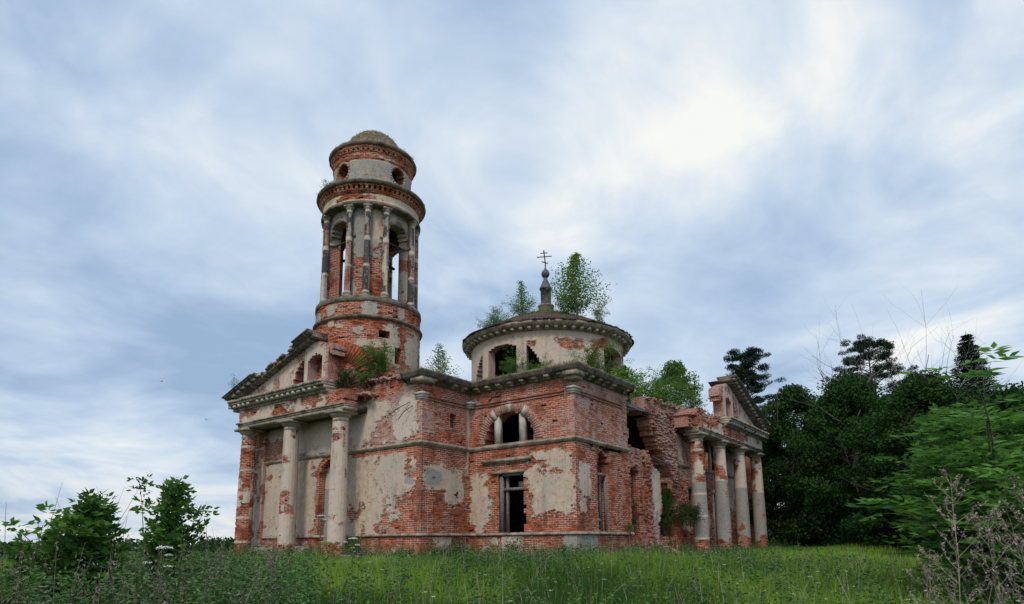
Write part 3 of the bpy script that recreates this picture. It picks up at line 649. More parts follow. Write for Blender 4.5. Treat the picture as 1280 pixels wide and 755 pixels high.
# ---- portico generator. a = along (intact side positive), b = outward from the column line, z up
def column_paint(seed, brick, gray=0.0, split=None):
    def f(U, Z):
        n = fbm(U * 1.8, Z * 1.2, seed, 3) + (vn(U / .3, Z / .1, seed + 2) - .5) * .12
        P = .5 + (n - brick) * 1.7
        bandz = (np.abs(((Z - .9) % 1.32) - .66) > .60) & ((split is None) | (seed == 71))
        P = np.where(bandz, .95, P)
        G = np.zeros(np.shape(U)); W = .75 + 0 * U
        if split: 
            G = np.where(Z < split, .8, 0) * np.where(bandz, 0, 1) + 0 * U; P = np.where((Z < split) & (Z > .9 + .5 * vn(U * 2, 0 * U, seed)), np.maximum(P, .5 + (fbm(U * 1.5, Z * .8, seed + 4) - .36) * 2.6), P); W = np.where(Z < split, .3, .8)
            W = np.where(bandz, 1, W)
        P = np.where(Z < .62 + .2 * vn(U * 3, U * 0, seed), .1, P)
        W = np.where(P > .48, W, .16)
        return np.clip(P, 0, 1), np.clip(W, 0, 1), np.clip(G, 0, 1)
    return f
ZN, ZA0, ZA1, ZF1, ZC1 = 6.85, 7.20, 7.52, 8.25, 8.85
HALF = 6.50
def portico(T, cols, style, seed, a_cut_f, a_cut_t, par):
    cs = []
    for k, (a, brick, split, cap) in enumerate(cols):
        c = T(a, 0, 0)
        Rf = lambda z: .435 - .065 * np.clip((z - 2.2) / 4.7, 0, 1) ** 1.3 + 0 * z
        cyl = cyl_voxel('column', c[0], c[1], Rf, -.1, ZN, lambda U, Z: Z > -1, .2, column_paint(seed + k * 7, brick, 0, split), par, Rref=.42, jit=.016, miss=.03, proud=.012, back=False)
        b = MB(); b.lathe([(.36, ZN - .16), (.40, ZN - .16), (.40, ZN - .10), (.365, ZN - .08), (.365, ZN), (.42, ZN + .04), (.52, ZN + .15), (.53, ZN + .2), (.3, ZN + .21)], c, 28, jr=.008)
        pp = [T(a + s * .58, t * .58, 0) for s, t in ((-1, -1), (1, -1), (1, 1), (-1, 1))]
        b.hexa([(p[0], p[1], ZN + .21) for p in pp] + [(p[0] + random.uniform(-.02, .02), p[1], ZA0 - .003) for p in pp])
        b.build('capital', M_STONE, cyl)
    # architrave beam (stone fasciae) with soffit
    b = MB()
    aL = a_cut_f
    def TT(x, y, z): return T(x, y, z)
    b.box(aL, HALF + .02, -.40, .40, ZA0, ZA0 + .16, TT, j=.004); b.box(aL, HALF + .05, -.43, .43, ZA0 + .16, ZA1 - .06, TT, j=.004)
    n = 34
    for i in range(n):
        x0 = aL + (HALF + .12 - aL) * i / n; x1 = aL + (HALF + .12 - aL) * (i + 1) / n; o_ = random.uniform(.45, .53)
        b.box(x0, x1 - .004, -.43, o_, ZA1 - .06, ZA1 + .02, TT, j=.004)
    b.box(HALF - .1, HALF + .13, -1.05, -.44, ZA0, ZA1, TT); 
    b.build('architrave', M_STONE, par)
    b = MB(); b.box(aL, HALF - .05, -1.05, -.41, ZA0 - .02 + .05, ZA0 + .3, TT); b.build('soffit', M_DWOOD, par)
    # frieze
    Tv = lambda u, z, d: T(u, .38 - d, z)
    rag = lambda U, Z: (fbm(U * 2.2, Z * 2.2, seed + 40) - .5) * 1.2
    fp_ = lambda U, Z: (np.clip(.56 + (fbm(U * 1.1, Z * 2.0, seed + 3) - .47) * 2.4 - .5 * (U < .8) * (Z > 7.8), 0, 1), .7 + (fbm(U, Z, 3) - .5) * .6, 0 * U)
    def fp(U, Z):
        P, W, G = fp_(U, Z); P = P + (vn(U / .3, Z / .1, 9) - .5) * .25; return np.clip(P, 0, 1), np.where(P > .5, W, .2), G
    voxel('frieze', a_cut_f - .3, HALF, ZA1 + .02, ZF1, lambda U, Z: U + rag(U, Z) * .5 > a_cut_f + .1, Tv, .76, fp, par, jit=.02, miss=.03)
    # side return of the frieze back to the wall
    voxel('frieze', -1.05, .36, ZA1 + .02, ZF1, lambda U, Z: Z > 0, lambda u, z, d: T(HALF - d - .003, u, z), .3, fp, par, jit=.02)
    # cornice with dentils
    b = MB(); x0 = a_cut_t
    n = int((HALF + .7 - x0) / .3)
    for i in range(n + 1):
        xa = x0 + (HALF + .50 - x0) * i / (n + 1); xb = x0 + (HALF + .50 - x0) * (i + 1) / (n + 1); o_ = random.uniform(-.03, .02)
        b.box(xa, xb - .003, -.30, .50, ZF1, ZF1 + .14, TT, j=.003); b.box(xa, xb - .003, -.30, .82 + o_, ZF1 + .31, ZF1 + .44, TT, j=.004); b.box(xa, xb - .003, -.30, .89 + o_ * 1.5, ZF1 + .44, ZC1 - .02 + random.uniform(-.02, .02), TT, j=.005)
    b.box(x0, HALF + .40, -.3, .66, ZF1 + .14, ZF1 + .31, TT, j=.004)
    b.box(HALF + .0, HALF + .52, -1.1, -.32, ZF1 + .31, ZC1 - .03, TT)
    cn = b.build('cornice', M_STONE, par)
    b = MB(); k = 0; a = HALF + .45
    while a > x0 + .2:
        if random.random() > .08: b.box(a - .1, a + .1, .5, .78, ZF1 + .15, ZF1 + .30, TT, j=.008); b.cut()
        a -= .46
    b.each('dentil', M_LIME, cn)
    # tympanum
    APX = style['apx']; sl = (APX - ZC1) / 7.1
    tfront = .12
    def occ_t(U, Z):
        o = Z < APX - np.abs(U) * sl
        o &= U + (fbm(U * 2, Z * 2, seed + 60) - .5) * .7 > a_cut_t + .1
        cz = ZC1 + .1
        o &= ~((np.abs(U) < .62) & (Z > cz) & (Z < cz + 1.55 - .25 * (U / .62) ** 2))
        o &= ~((np.abs(U) > .95) & (np.hypot(U, Z - cz) < 1.85) & (Z > cz))
        return o
    def tp(U, Z):
        P = .74 + (fbm(U * 1.2, Z * 1.2, seed + 22) - .5) * 1.1
        rr = np.hypot(U, Z - ZC1 - .1); P = np.where((rr > 1.85) & (rr < 2.25), P - .33, P); P = np.where((np.abs(U) > .62) & (np.abs(U) < .95), .95, P)
        P = np.where(U < a_cut_t + .62 + .3 * vn(U * 0, Z * 3, 5), .1, P)
        return np.clip(P, 0, 1), .62 + (fbm(U, Z, seed) - .5) * .6 + .2 * ((np.abs(U) > .62) & (np.abs(U) < .95)), 0 * U
    voxel('tympanum', a_cut_t, 7.1, ZC1 - .03, APX + .05, occ_t, lambda u, z, d: T(u, tfront - d, z), .7, tp, par, jit=.02, miss=.02)
    # raking cornice
    b = MB(); ang = math.atan(sl); L = (7.45 + style['xe']) / math.cos(ang)
    aS, zS = 7.45, APX - 7.45 * sl + .02
    def RT(x, y, z):   # x along the rake from the eave upward, z perpendicular
        return T(aS - x * math.cos(ang) - z * math.sin(ang) * -1 * 1, y, zS + x * math.sin(ang) + z * math.cos(ang))
    n = int(L / .34); x = 0; holes = style['gaps']
    for i in range(n):
        xa = L * i / n; xb = L * (i + 1) / n; t = i / n
        cut = any(g0 < t < g1 for g0, g1 in holes)
        b.box(xa, xb - .003, -.4, .52, 0.0, .13, RT, j=.005)
        if not cut:
            b.box(xa, xb - .003, -.4, .76, .22, .31, RT, j=.005); b.box(xa, xb - .003, -.5, .85, .31, .39, RT, j=.006)
        elif i % 3 != 1:
            b.box(xa, xb - .003, -.3, .70 - random.random() * .12, .20, .31, RT, j=.02)
    b.box(0, L, -.38, .5, .13, .22, RT)
    rk = b.build('raking_cornice', M_STONE_D, par)
    b = MB(); nb = 15
    for i in range(nb):
        xc = .75 + (L - 1.0) * i / (nb - 1)
        if i in style['nobr']: continue
        b.box(xc - .13, xc + .13, .48, .72, .135, .217, RT, j=.008); b.cut()
    b.each('bracket', M_LIME, rk)
    b = MB(); b.box(-.1, L * style['roofto'], -1.3, .90, .395, .43, RT, j=.01); b.build('roof_sheet', M_TAR, rk)
    # wall of the portico's end, behind the column line, up under the roof: sloping roof back
    if style['back']:
        b = MB(); b.box(0.4, L - .3, -3.2, -1.31, .1, .45, RT, j=.03); b.build('roof', M_TAR, par)
ystep = MB()
# west portico, column line y=-4.5 ; intact side is toward -X
west = empty('west_portico'); west.parent = church
TW = lambda a, b_, z: (AX - a, -4.50 - b_, z)
wp = church
portico(TW, [(6.03, .66, None, 1), (2.01, .33, None, 1), (-2.01, .30, None, 1)], dict(apx=11.2, xe=.25, gaps=[(.38, .82)], nobr=(6, 7, 9, 10, 12, 13, 14), roofto=.36, back=True), 3, -2.75, -1.45, wp)
bpy.data.objects.remove(west)
b = MB()
pm = lambda *k: None
b.box(-19.3, -11.0, -5.0, -3.45, -.3, .10, j=.01); b.box(-18.2, -16.0, -4.35, -3.45, .10, .62, j=.02); b.box(-15.99, -13.8, -4.3, -3.45, .10, .66, j=.02); b.build('stylobate', M_STONE, church)
# pilaster behind the outer column
voxel('pilaster', -19.72, -18.5, .3, 7.2, lambda U, Z: Z > 0, planeX(-3.62), .2, column_paint(91, .52), church)
# south portico, column line x=.64 ; intact side toward +Y
TS = lambda a, b_, z: (.64 + b_, 19.2 + a, z)
portico(TS, [(6.03, .46, 4.3, 1), (2.01, .46, 4.4, 1), (-2.01, .55, 4.55, 1), (-6.03, .66, 4.2, 1)], dict(apx=11.5, xe=.3, gaps=[], nobr=(), roofto=.94, back=False), 50, -6.7, -1.75, church)
# stripped stretch above the left columns of the south portico
voxel('frieze', 11.9, 17.6, 8.2, 9.2, lambda U, Z: Z < 8.62 + (fbm(U * 1.8, 0 * U, 44) - .5) * .9 - .25 * (U < 12.6), planeY(.95), 1.5, lambda U, Z: (0 * U, .62 + (fbm(U * 1.6, Z * 1.6, 45) - .5) * .7, 0 * U), church, jit=.09, miss=.14, cw=.10, ch=.07)
voxel('frieze', 12.0, 13.0, 7.5, 8.6, lambda U, Z: Z < 8.4, planeY(.7), 1.1, lambda U, Z: (0 * U, .6 + 0 * U, 0 * U), church, jit=.09, miss=.14, cw=.10, ch=.07)
b = MB(); b.box(-.5, 1.2, 12.2, 26, -.2, .18, j=.02); b.build('stylobate', M_STONE_D, church)
# door and lunette mullions behind the south columns
b = MB()
for s in (-1, 1): b.box(SX - .1, SX + .03, 19.2 + s * .85 - .15, 19.2 + s * .85 + .15, 5.45, 7.3)
b.box(SX - .05, SX + .12, 18.2, 20.2, 3.88, 4.14, j=.01); b.box(SX - .04, SX + .06, 18.3, 18.5, .3, 3.9); b.box(SX - .04, SX + .06, 19.95, 20.15, .3, 3.9)
b.build('door_surround', M_LIME, church)
b = MB()
for y0 in (14.05, 23.35): b.box(SX - .12, SX - .02, y0, y0 + .1, 1.6, 4.1); b.box(SX - .12, SX - .02, y0 + .78, y0 + .9, 1.6, 4.1); b.box(SX - .11, SX - .03, y0, y0 + .9, 3.98, 4.1); b.cut()
b.each('window', M_WOOD, church)

# ---- bell tower
TX, TY = AX, -1.2
def ang_of(U, R): return ((U / R + PI) % (2 * PI)) - PI
def near_card(th): return (th + PI / 4) % (PI / 2) - PI / 4
def pt_low(U, Z):
    th = U / 2.88
    P = ell(U, Z, [(2.88 * (2 * PI - .9), 11.75, .26, .22), (2.88 * (2 * PI - 1.25), 12.0, .2, .16), (2.88 * (2 * PI - 1.45), 12.25, .22, .3), (2.88 * (2 * PI - .28), 11.2, .45, 1.4), (2.88 * (2 * PI - .7), 11.05, .9, .22),
                   (2.88 * (2 * PI - 2.2), 11, .6, 1.2), (2.88 * .3, 11, .7, 1.0)], 2, .3, 3)
    return np.clip(P, 0, 1), .12 + (fbm(U, Z, 8) - .5) * .5 + .25 * (Z < 10), np.where(P > .4, .45, 0)
def occ_low(U, Z):
    a = (U / 2.88) * 180 / PI
    o = ~((np.abs(a - 352) < 5) & (Z > 10.1) & (Z < 11.0)) & ~((np.abs(a - 336) < 5) & (np.abs(Z - 11.55) < .2))
    return o
drum = cyl_voxel('bell_tower', TX, TY, 2.88, 8.2, 12.4, occ_low, .6, pt_low, church, jit=.02, miss=.02)
# relieving arch in the tower's brickwork
b = MB(); 
def TCYL(R): return lambda x, d, z: (TX + (R + d) * math.cos(x / R), TY + (R + d) * math.sin(x / R), z)
ring(b, 2.88 * math.radians(-68), 9.2, .9, 1.9, .25, PI - .1, 26, TCYL(2.88), -.1, .05, .02); b.build('relieving_arch', M_BR, drum)
b = MB(); b.lathe([(2.86, 12.36), (2.93, 12.38), (3.02, 12.44), (3.03, 12.52), (2.95, 12.58), (2.86, 12.60)], (TX, TY), 90, jr=.015); b.build('ledge', M_STONE_D, drum)
def pt_band(U, Z):
    P = ell(U, Z, [(2.87 * (2 * PI - .68), 12.9, .45, .5), (2.87 * (2 * PI - 1.45), 12.95, .35, .3), (2.87 * (2 * PI - 1.9), 12.8, .4, .3), (2.87 * (2 * PI - .05), 12.9, .3, .3)], 2, .3, 9)
    return np.clip(P, 0, 1), .1 + 0 * U, np.where(P > .4, .5, 0)
cyl_voxel('parapet', TX, TY, 2.87, 12.58, 13.35, lambda U, Z: Z > 0, .5, pt_band, drum, jit=.025, miss=.03)
b = MB(); b.lathe([(2.3, 13.33), (2.90, 13.34), (2.93, 13.36), (2.93, 13.62), (2.86, 13.66), (1.9, 13.68)], (TX, TY), 60, jr=.012); b.build('parapet_coping', M_STONE_D, drum)
RB = 2.30
def occ_bel(U, Z):
    th = near_card(U / RB); x = th * RB
    return ~((np.abs(x) < .88) & (Z < 17.4)) & ~(np.hypot(x, Z - 17.4) < .88)
def pt_bel(U, Z):
    th = near_card(U / RB) * RB; P = .55 + (fbm(U * 1.3, Z * 1.1, 14) - .5) * 1.5
    P = np.where(Z < 14.9, P - .15, P); P = np.where(Z > 17.4, P + .25, P)
    return np.clip(P, 0, 1), .15 + 0 * U, np.clip((fbm(U * .9, Z * .5, 15) - .32) * 3, 0, .8)
bel = cyl_voxel('belfry', TX, TY, RB, 13.6, 18.95, occ_bel, .55, pt_bel, church, jit=.015, miss=.02, rev=(.9, 1, 1))
b = MB()
for k in range(4):
    c = k * PI / 2
    ring(b, RB * c, 17.4, .89, 1.06, .0, PI, 22, TCYL(RB), -.05, .06, .002)
    for s in (-1, 1):
        x = RB * c + s * 1.0
        for (w0, z0, z1, d) in ((.17, 17.2, 17.36, .12),): b.add([TCYL(RB)(x - w0, -.3, z0), TCYL(RB)(x + w0, -.3, z0), TCYL(RB)(x + w0, d, z0), TCYL(RB)(x - w0, d, z0), TCYL(RB)(x - w0, -.3, z1), TCYL(RB)(x + w0, -.3, z1), TCYL(RB)(x + w0, d, z1), TCYL(RB)(x - w0, d, z1)], [(0, 3, 2, 1), (4, 5, 6, 7), (0, 1, 5, 4), (1, 2, 6, 5), (2, 3, 7, 6), (3, 0, 4, 7)])
    b.cut()
b.each('archivolt', M_STONE, bel)
b = MB()
for k in range(2):
    c = (k - 1) * PI / 2
    for dz in (0,):
        p0 = TCYL(2.05)(2.05 * c - .95, 0, 17.3); p1 = TCYL(2.05)(2.05 * c + .95, 0, 17.3); b.tube([p0, p1], .05)
b.tube([(TX - 2, TY - .5, 17.2), (TX + 2, TY + .4, 17.2)], .09); b.tube([(TX + .3, TY - 2, 17.1), (TX - .2, TY + 2, 17.1)], .09); b.build('tie_beam', M_DWOOD, bel)
b = MB(); b.lathe([(0, 18.9), (2.2, 18.9), (2.2, 19.0), (0, 19.0)], (TX, TY), 30); b.build('ceiling', M_DWOOD, bel)
b = MB(); b.lathe([(0, 13.62), (2.2, 13.62), (2.2, 13.5), (0, 13.5)], (TX, TY), 30); b.build('floor', M_RUB, bel)
colang = [22.5, 45, 67.5]; ck = 0
for q in range(4):
    for a in colang:
        th = math.radians(q * 90 + a); c = (TX + 2.55 * math.cos(th), TY + 2.55 * math.sin(th))
        Rf = lambda z: .185 - .03 * np.clip((z - 14) / 4.6, 0, 1) + 0 * z
        sd_ = 200 + ck * 5; ck += 1
        def cpaint(U, Z, s=sd_):
            n = fbm(U * 3, Z * .9, s, 3); P = .70 + (n - .45) * 2.4; bz = np.abs(((Z - 13.9) % 1.55) - .78) > .70
            P = np.where(bz, .95, P); G = np.where(fbm(U * 1.2, Z * .35, s + 2) > .33, np.where(fbm(U * 2, Z * .5, s + 3) > .42, 1.0, .75), .3); G = np.where(bz, 0, G)
            return np.clip(P, 0, 1), np.where(bz, 1, .45) + 0 * U, G + 0 * U
        cc = voxel('column', 0, 2 * PI * .18, 13.85, 18.62, lambda U, Z: Z > 0, (lambda cx, cy: (lambda u, z, d: (cx + (Rf(z) - d) * np.cos(u / .18), cy + (Rf(z) - d) * np.sin(u / .18), z)))(*c), .08, cpaint, church, cw=2 * PI * .18 / 10, jit=.006, miss=.03, wrap=True, proud=.006, back=False)
        b = MB(); b.lathe([(.14, 18.45), (.18, 18.46), (.18, 18.5), (.155, 18.52), (.155, 18.6), (.22, 18.7), (.24, 18.76), (.1, 18.77)], c, 14)
        ct, st_ = math.cos(th), math.sin(th)
        def TC(x, y, z): return (c[0] + x * ct - y * st_, c[1] + x * st_ + y * ct, z)
        b.box(-.27, .24, -.25, .25, 18.77, 18.90, TC, j=.006); b.build('capital', M_STONE, cc)
        b = MB(); b.lathe([(.17, 13.95), (.24, 13.92), (.25, 13.84), (.2, 13.8), (.27, 13.76), (.27, 13.66), (.1, 13.66)], c, 14); b.build('column_base', M_STONE, cc)
# entablature with stepped brick corbels
def Rent(z): return np.interp(z, [18.88, 19.1, 19.12, 19.55, 19.56, 19.7, 19.71, 19.85, 19.86, 20.0], [2.74, 2.76, 2.70, 2.70, 2.78, 2.80, 2.86, 2.88, 2.94, 2.96])
def pt_ent(U, Z):
    a = np.degrees(U / 2.75)
    P = .50 + (fbm(U * .9, Z * 1.8, 26) - .42) * 1.5 + .35 * ((a > 225) & (a < 262)) + .2 * (a > 340) - .45 * ((a > 275) & (a < 325) & (Z > 19.15))
    P = np.where(Z > 19.55, .0 + (fbm(U, Z, 3) > .72) * .7, P); P = np.where(Z < 19.12, 1, P)
    return np.clip(P, 0, 1), .15 + .2 * (Z < 19.1) + 0 * U, np.where(Z < 19.12, .2, .15) + 0 * U
voxel('entablature', 0, 2 * PI * 2.75, 18.9, 20.02, lambda U, Z: ~((Z > 19.72) & (Z < 19.88) & ((U / .135).astype(int) % 2 == 0)), lambda u, z, d: (TX + (Rent(z) - d) * np.cos(u / 2.75), TY + (Rent(z) - d) * np.sin(u / 2.75), z), .5, pt_ent, bel, cw=2 * PI * 2.75 / 128, jit=.02, miss=.03, wrap=True)
b = MB(); b.lathe([(2.2, 18.86), (2.78, 18.87), (2.82, 18.9), (2.82, 19.0), (2.79, 19.06), (2.70, 19.08)], (TX, TY), 64, jr=.01); b.build('architrave', M_STONE_D, bel)
b = MB(); b.lathe([(2.8, 20.0), (3.04, 20.0), (3.08, 20.04), (3.12, 20.12), (3.12, 20.17), (2.9, 20.22), (2.2, 20.45)], (TX, TY), 80, jr=.018); b.build('cornice', M_STONE_D, bel)
def Rtop(z): return np.interp(z, [20.3, 21.9, 21.93, 22.1, 22.12, 22.3, 22.31, 22.5, 22.51, 22.66], [2.2, 2.2, 2.26, 2.26, 2.24, 2.26, 2.32, 2.34, 2.38, 2.42])
def occ_top(U, Z):
    x = near_card(U / 2.2) * 2.2
    return ~(np.hypot(x, (Z - 21.3) * .95) < .50) & ~((Z > 22.34) & (Z < 22.5) & ((U / .135).astype(int) % 2 == 0))
def pt_top(U, Z):
    a = np.degrees(U / 2.2); P = .85 + (fbm(U * 1.2, Z * 1.4, 36) - .5) * .9
    P = np.where((a > 255) & (a < 283), P - .5, P); P = np.where(Z > 21.85, .15 + (fbm(U, Z * 2, 3) - .5) * .9 + .3 * (a > 320), P); P = np.where(Z > 22.1, .05, P)
    return np.clip(P, 0, 1), .1 + .25 * (Z > 22.1) + 0 * U, np.where(Z < 21.85, .55, 0) + 0 * U
top = voxel('top_drum', 0, 2 * PI * 2.2, 20.3, 22.66, occ_top, lambda u, z, d: (TX + (Rtop(z) - d) * np.cos(u / 2.2), TY + (Rtop(z) - d) * np.sin(u / 2.2), z), .5, pt_top, church, cw=2 * PI * 2.2 / 102, jit=.018, miss=.02, wrap=True)
b = MB()
for k in range(4): ring(b, 2.2 * k * PI / 2, 21.3, .50, .62, 0, 2 * PI, 20, TCYL(2.2), -.1, .035, .002); b.cut()
b.each('round_window', M_STONE, top)
b = MB(); b.lathe([(2.3, 22.64), (2.46, 22.64), (2.5, 22.68), (2.53, 22.76), (2.53, 22.82), (2.35, 22.88), (2.0, 23.0)], (TX, TY), 70, jr=.015); b.build('cornice', M_STONE_D, top)
b = MB(); b.lathe([(2.45, 22.84), (2.15, 23.0), (1.98, 23.12), (1.8, 23.3), (1.6, 23.7), (1.32, 24.15), (.95, 24.48), (.6, 24.64), (.2, 24.72), (0, 24.73)], (TX, TY), 40, jr=.05); b.build('dome', M_DOMEM, top)
# ---- rotunda
RX, RY, RR = AX, 17.1, 5.97
def occ_rot(U, Z):
    x = near_card(U / RR) * RR
    z0 = 12.15
    o = ~((np.abs(x) < 1.3) & (Z > z0) & (Z < 14.6 + .28 * (1 - (x / 1.3) ** 2)))
    o &= ~((np.abs(x) > 2.0) & (np.abs(x) < 3.1) & (np.hypot(x, (Z - z0)) < 3.2) & (Z > z0))
    return o
def pt_rot(U, Z):
    a = np.degrees(U / RR); P = 1.0 - .25 * fbm(U * 1.0, Z * 1.0, 47)
    x = near_card(U / RR) * RR
    P = P - 1.6 * np.clip(ell(U, Z, [(RR * math.radians(360 - 41), 14.55, 1.55, .55)], 2, .4, 5) - .45, 0, .5) - 1.6 * np.clip(ell(U, Z, [(RR * math.radians(360 - 14), 14.9, 1.3, .55), (RR * math.radians(360 - 66), 14.7, .4, .25), (RR * math.radians(20), 14.8, .7, .5)], 2, .4, 6) - .45, 0, .5)
    P = np.where((np.abs(np.hypot(x, Z - 12.15) - 3.3) < .25), P - .22, P)
    return np.clip(P, 0, 1), np.where(P > .5, .72 + (fbm(U * .8, Z * .8, 3) - .5) * .5, .1), 0 * U
rot = cyl_voxel('rotunda', RX, RY, RR, 8.2, 15.75, occ_rot, .6, pt_rot, church, jit=.02, miss=.01)
b = MB(); b.lathe([(5.9, 15.55), (6.05, 15.56), (6.08, 15.72), (6.12, 15.78), (6.58, 15.80), (6.62, 15.9), (6.68, 15.95), (6.72, 16.04), (6.70, 16.12), (6.2, 16.2), (5.5, 16.3)], (RX, RY), 130, jr=.02)
cr = b.build('cornice', M_STONE, church)
b = MB()
for k in range(64):
    th = 2 * PI * k / 64
    def TQ(x, y, z): return (RX + x * math.cos(th) - y * math.sin(th), RY + x * math.sin(th) + y * math.cos(th), z)
    if random.random() > .05: b.box(6.08, 6.5, -.11, .11, 15.62, 15.795, TQ, j=.01); b.cut()
b.each('dentil', M_LIME, cr)
b = MB(); b.lathe([(6.76, 16.10), (6.78, 16.16), (6.3, 16.34), (5.2, 16.95), (4.0, 17.6), (2.8, 18.15), (1.6, 18.6), (.3, 18.8)], (RX, RY), 60, jr=.13)
rf = b.build('rotunda_roof', mk_simple('decayed_roof', (0.04, 0.03, 0.028), (0.13, 0.055, 0.045), 2.5, .95, .9), church)
b = MB()
for k in range(240):   # loose boards and sheets at the eaves
    th = random.uniform(0, 2 * PI); r = random.uniform(6.1, 6.8)
    def TQ(x, y, z): return (RX + x * math.cos(th) - y * math.sin(th), RY + x * math.sin(th) + y * math.cos(th), z)
    zz = 16.42 - (r - 6.1) * .42; b.box(r - .5, r + random.uniform(0, .14), -.16, .16, zz - .03, zz + random.uniform(0, .09), TQ, j=.05)
tag(b.build('roof_board', M_DWOOD, rf), kind='stuff')
b = MB(); b.lathe([(.62, 18.1), (.62, 19.5), (.66, 19.52), (.66, 19.6), (.4, 19.62)], (RX, RY), 24, jr=.01)
ln = b.build('lantern_base', M_STONE, rf)
b = MB(); b.lathe([(.42, 19.6), (.42, 20.95), (.48, 20.97), (.52, 21.05), (.50, 21.12), (.40, 21.3), (.30, 21.55), (.2, 21.75), (.16, 21.95), (.12, 22.05)], (RX, RY), 24); b.build('lantern', M_LEAD, rf)
b = MB(); b.lathe([(.05, 21.95), (.16, 22.02), (.28, 22.14), (.34, 22.32), (.33, 22.45), (.24, 22.62), (.12, 22.72), (.05, 22.9), (0, 22.95)], (RX, RY), 20); b.build('finial_ball', M_LEAD, rf)
# cross, tilted and turned
b = MB(); base = Vector((RX, RY, 22.85)); upv = Vector((-.08, 0.0, 1)).normalized(); ax = Vector((.62, .78, .20)).normalized()
def bar(c, v, L_, w_=.045):
    b.tube([tuple(c - v * L_ / 2), tuple(c + v * L_ / 2)], w_, 4)
b.tube([tuple(base), tuple(base + Vector((.02, 0, .3))), tuple(base + upv * 1.6)], .05, 4)
bar(base + upv * 1.02, ax, 1.3); bar(base + upv * 1.35, ax, .62); bar(base + upv * .5, (ax + Vector((0, 0, -.35))).normalized(), .55)
b.build('cross', M_IRON, rf)

# ================================================================== VEGETATION
def unit(n):
    v = rng.normal(size=(n, 3)); return v / np.linalg.norm(v, axis=1, keepdims=True)
def leaf_quads(C, l, w, A=None, up=0.0):
    """one rhombic leaf per centre"""
    n = len(C); A = unit(n) if A is None else A / np.maximum(np.linalg.norm(A, axis=1, keepdims=True), 1e-6)
    N = unit(n) + np.array([0, 0, up]); B = np.cross(A, N); B /= np.maximum(np.linalg.norm(B, axis=1, keepdims=True), 1e-6)
    l = np.broadcast_to(l, n)[:, None] * .5; w = np.broadcast_to(w, n)[:, None] * .5
    V = np.stack([C - A * l, C + B * w - A * l * .1, C + A * l, C - B * w - A * l * .1], 1)
    return V.reshape(-1, 3)
def leaf_obj(name, C, l, w, mt, parent=None, tint=None, A=None, up=.0, extra=None):
    V = leaf_quads(C, l, w, A, up); n = len(C)
    if tint is None: tint = np.clip(rng.normal(.45, .25, n), 0, 1)
    t = np.zeros((n, 4, 3)); t[:, :, 0] = tint[:, None]; t[:, :, 1] = (extra if extra is not None else np.zeros(n))[:, None]
    return np_obj(name, V, np.arange(n * 4).reshape(-1, 4), mt, parent, tint=t)
def limb(b, p, d, L, r, depth, tips, bend=.25, n=4, split=3):
    pts = [Vector(p)]; d = Vector(d).normalized(); rr = [r]
    for i in range(n):
        d = (d + Vector((random.gauss(0, bend), random.gauss(0, bend), random.gauss(0, bend) + .08)) * .5).normalized()
        pts.append(pts[-1] + d * L / n); rr.append(r * (1 - .6 * (i + 1) / n))
    b.tube(pts, rr, 6 if r > .05 else 4)
    if depth > 0:
        for k in range(split):
            t = random.uniform(.35, 1); i = min(int(t * n), n - 1); q = pts[i].lerp(pts[i + 1], t * n - i)
            dd = (d + Vector((random.gauss(0, .8), random.gauss(0, .8), random.gauss(.15, .4)))).normalized()
            limb(b, q, dd, L * random.uniform(.5, .75), rr[i] * .6, depth - 1, tips, bend, n, split)
    else:
        tips.append(np.array(pts[-1])); tips.append(np.array(pts[len(pts) // 2]))
def mesh_tree(name, h, rad, leafmat, leaf=.2, nleaf=16000, nclump=90, low=.12, trunk_r=.22, bark=None, shape=1.0):
    """deciduous tree: trunk with limbs, crown of leaf clumps spread through an uneven envelope"""
    t = empty(name); b = MB(); tips = []
    zc = h * (low + (1 - low) * .5)
    pts = [(random.gauss(0, .1) * i, random.gauss(0, .1) * i, h * .8 * i / 5) for i in range(6)]; b.tube(pts, [trunk_r * (1 - .16 * i) for i in range(6)], 8)
    for k in range(9):
        z = h * random.uniform(.2, .7); a = random.uniform(0, 2 * PI); limb(b, (0, 0, z), (math.cos(a), math.sin(a), .7), rad * random.uniform(.6, .95), trunk_r * .4, 2, tips)
    b.build('trunk', bark or M_BARK, t)
    cs = []
    tries = 0
    while len(cs) < nclump and tries < 5000:
        tries += 1
        u = random.random(); z = h * (low + (1 - low) * u); prof = (math.sin(PI * min(u * .92 + .08, 1)) ** .55) * (1 - .25 * u * shape)
        a = random.uniform(0, 2 * PI); rr = rad * prof * random.uniform(.45, 1.0) * (1 + .22 * math.sin(a * 3 + z) + .15 * math.sin(a * 5 - z * 1.7))
        cs.append((rr * math.cos(a), rr * math.sin(a), z, random.uniform(.55, 1.15)))
    cs = np.array(cs); per = nleaf // len(cs); C = []; T = []
    for (x, y, z, s) in cs:
        sr = rad * .26 * s; d = unit(per) * (rng.random(per)[:, None] ** .45) * sr; d[:, 2] *= .62
        C.append(d + (x, y, z)); T.append(np.clip(rng.normal(random.uniform(.15, .75), .16, per), 0, 1))
    C = np.concatenate(C); leaf_obj('crown', C, leaf, leaf * .55, leafmat, t, np.concatenate(T), up=.5)
    return t
def copy_thing(src, loc, rz=0, sc=(1, 1, 1), label=None):
    c = src.copy(); COL.objects.link(c); c.location = loc; c.rotation_euler = (0, 0, rz); c.scale = sc
    if label: c['label'] = label
    for ch in src.children:
        d = ch.copy(); COL.objects.link(d); d.parent = c
        for g in ch.children: e = g.copy(); COL.objects.link(e); e.parent = d
    return c
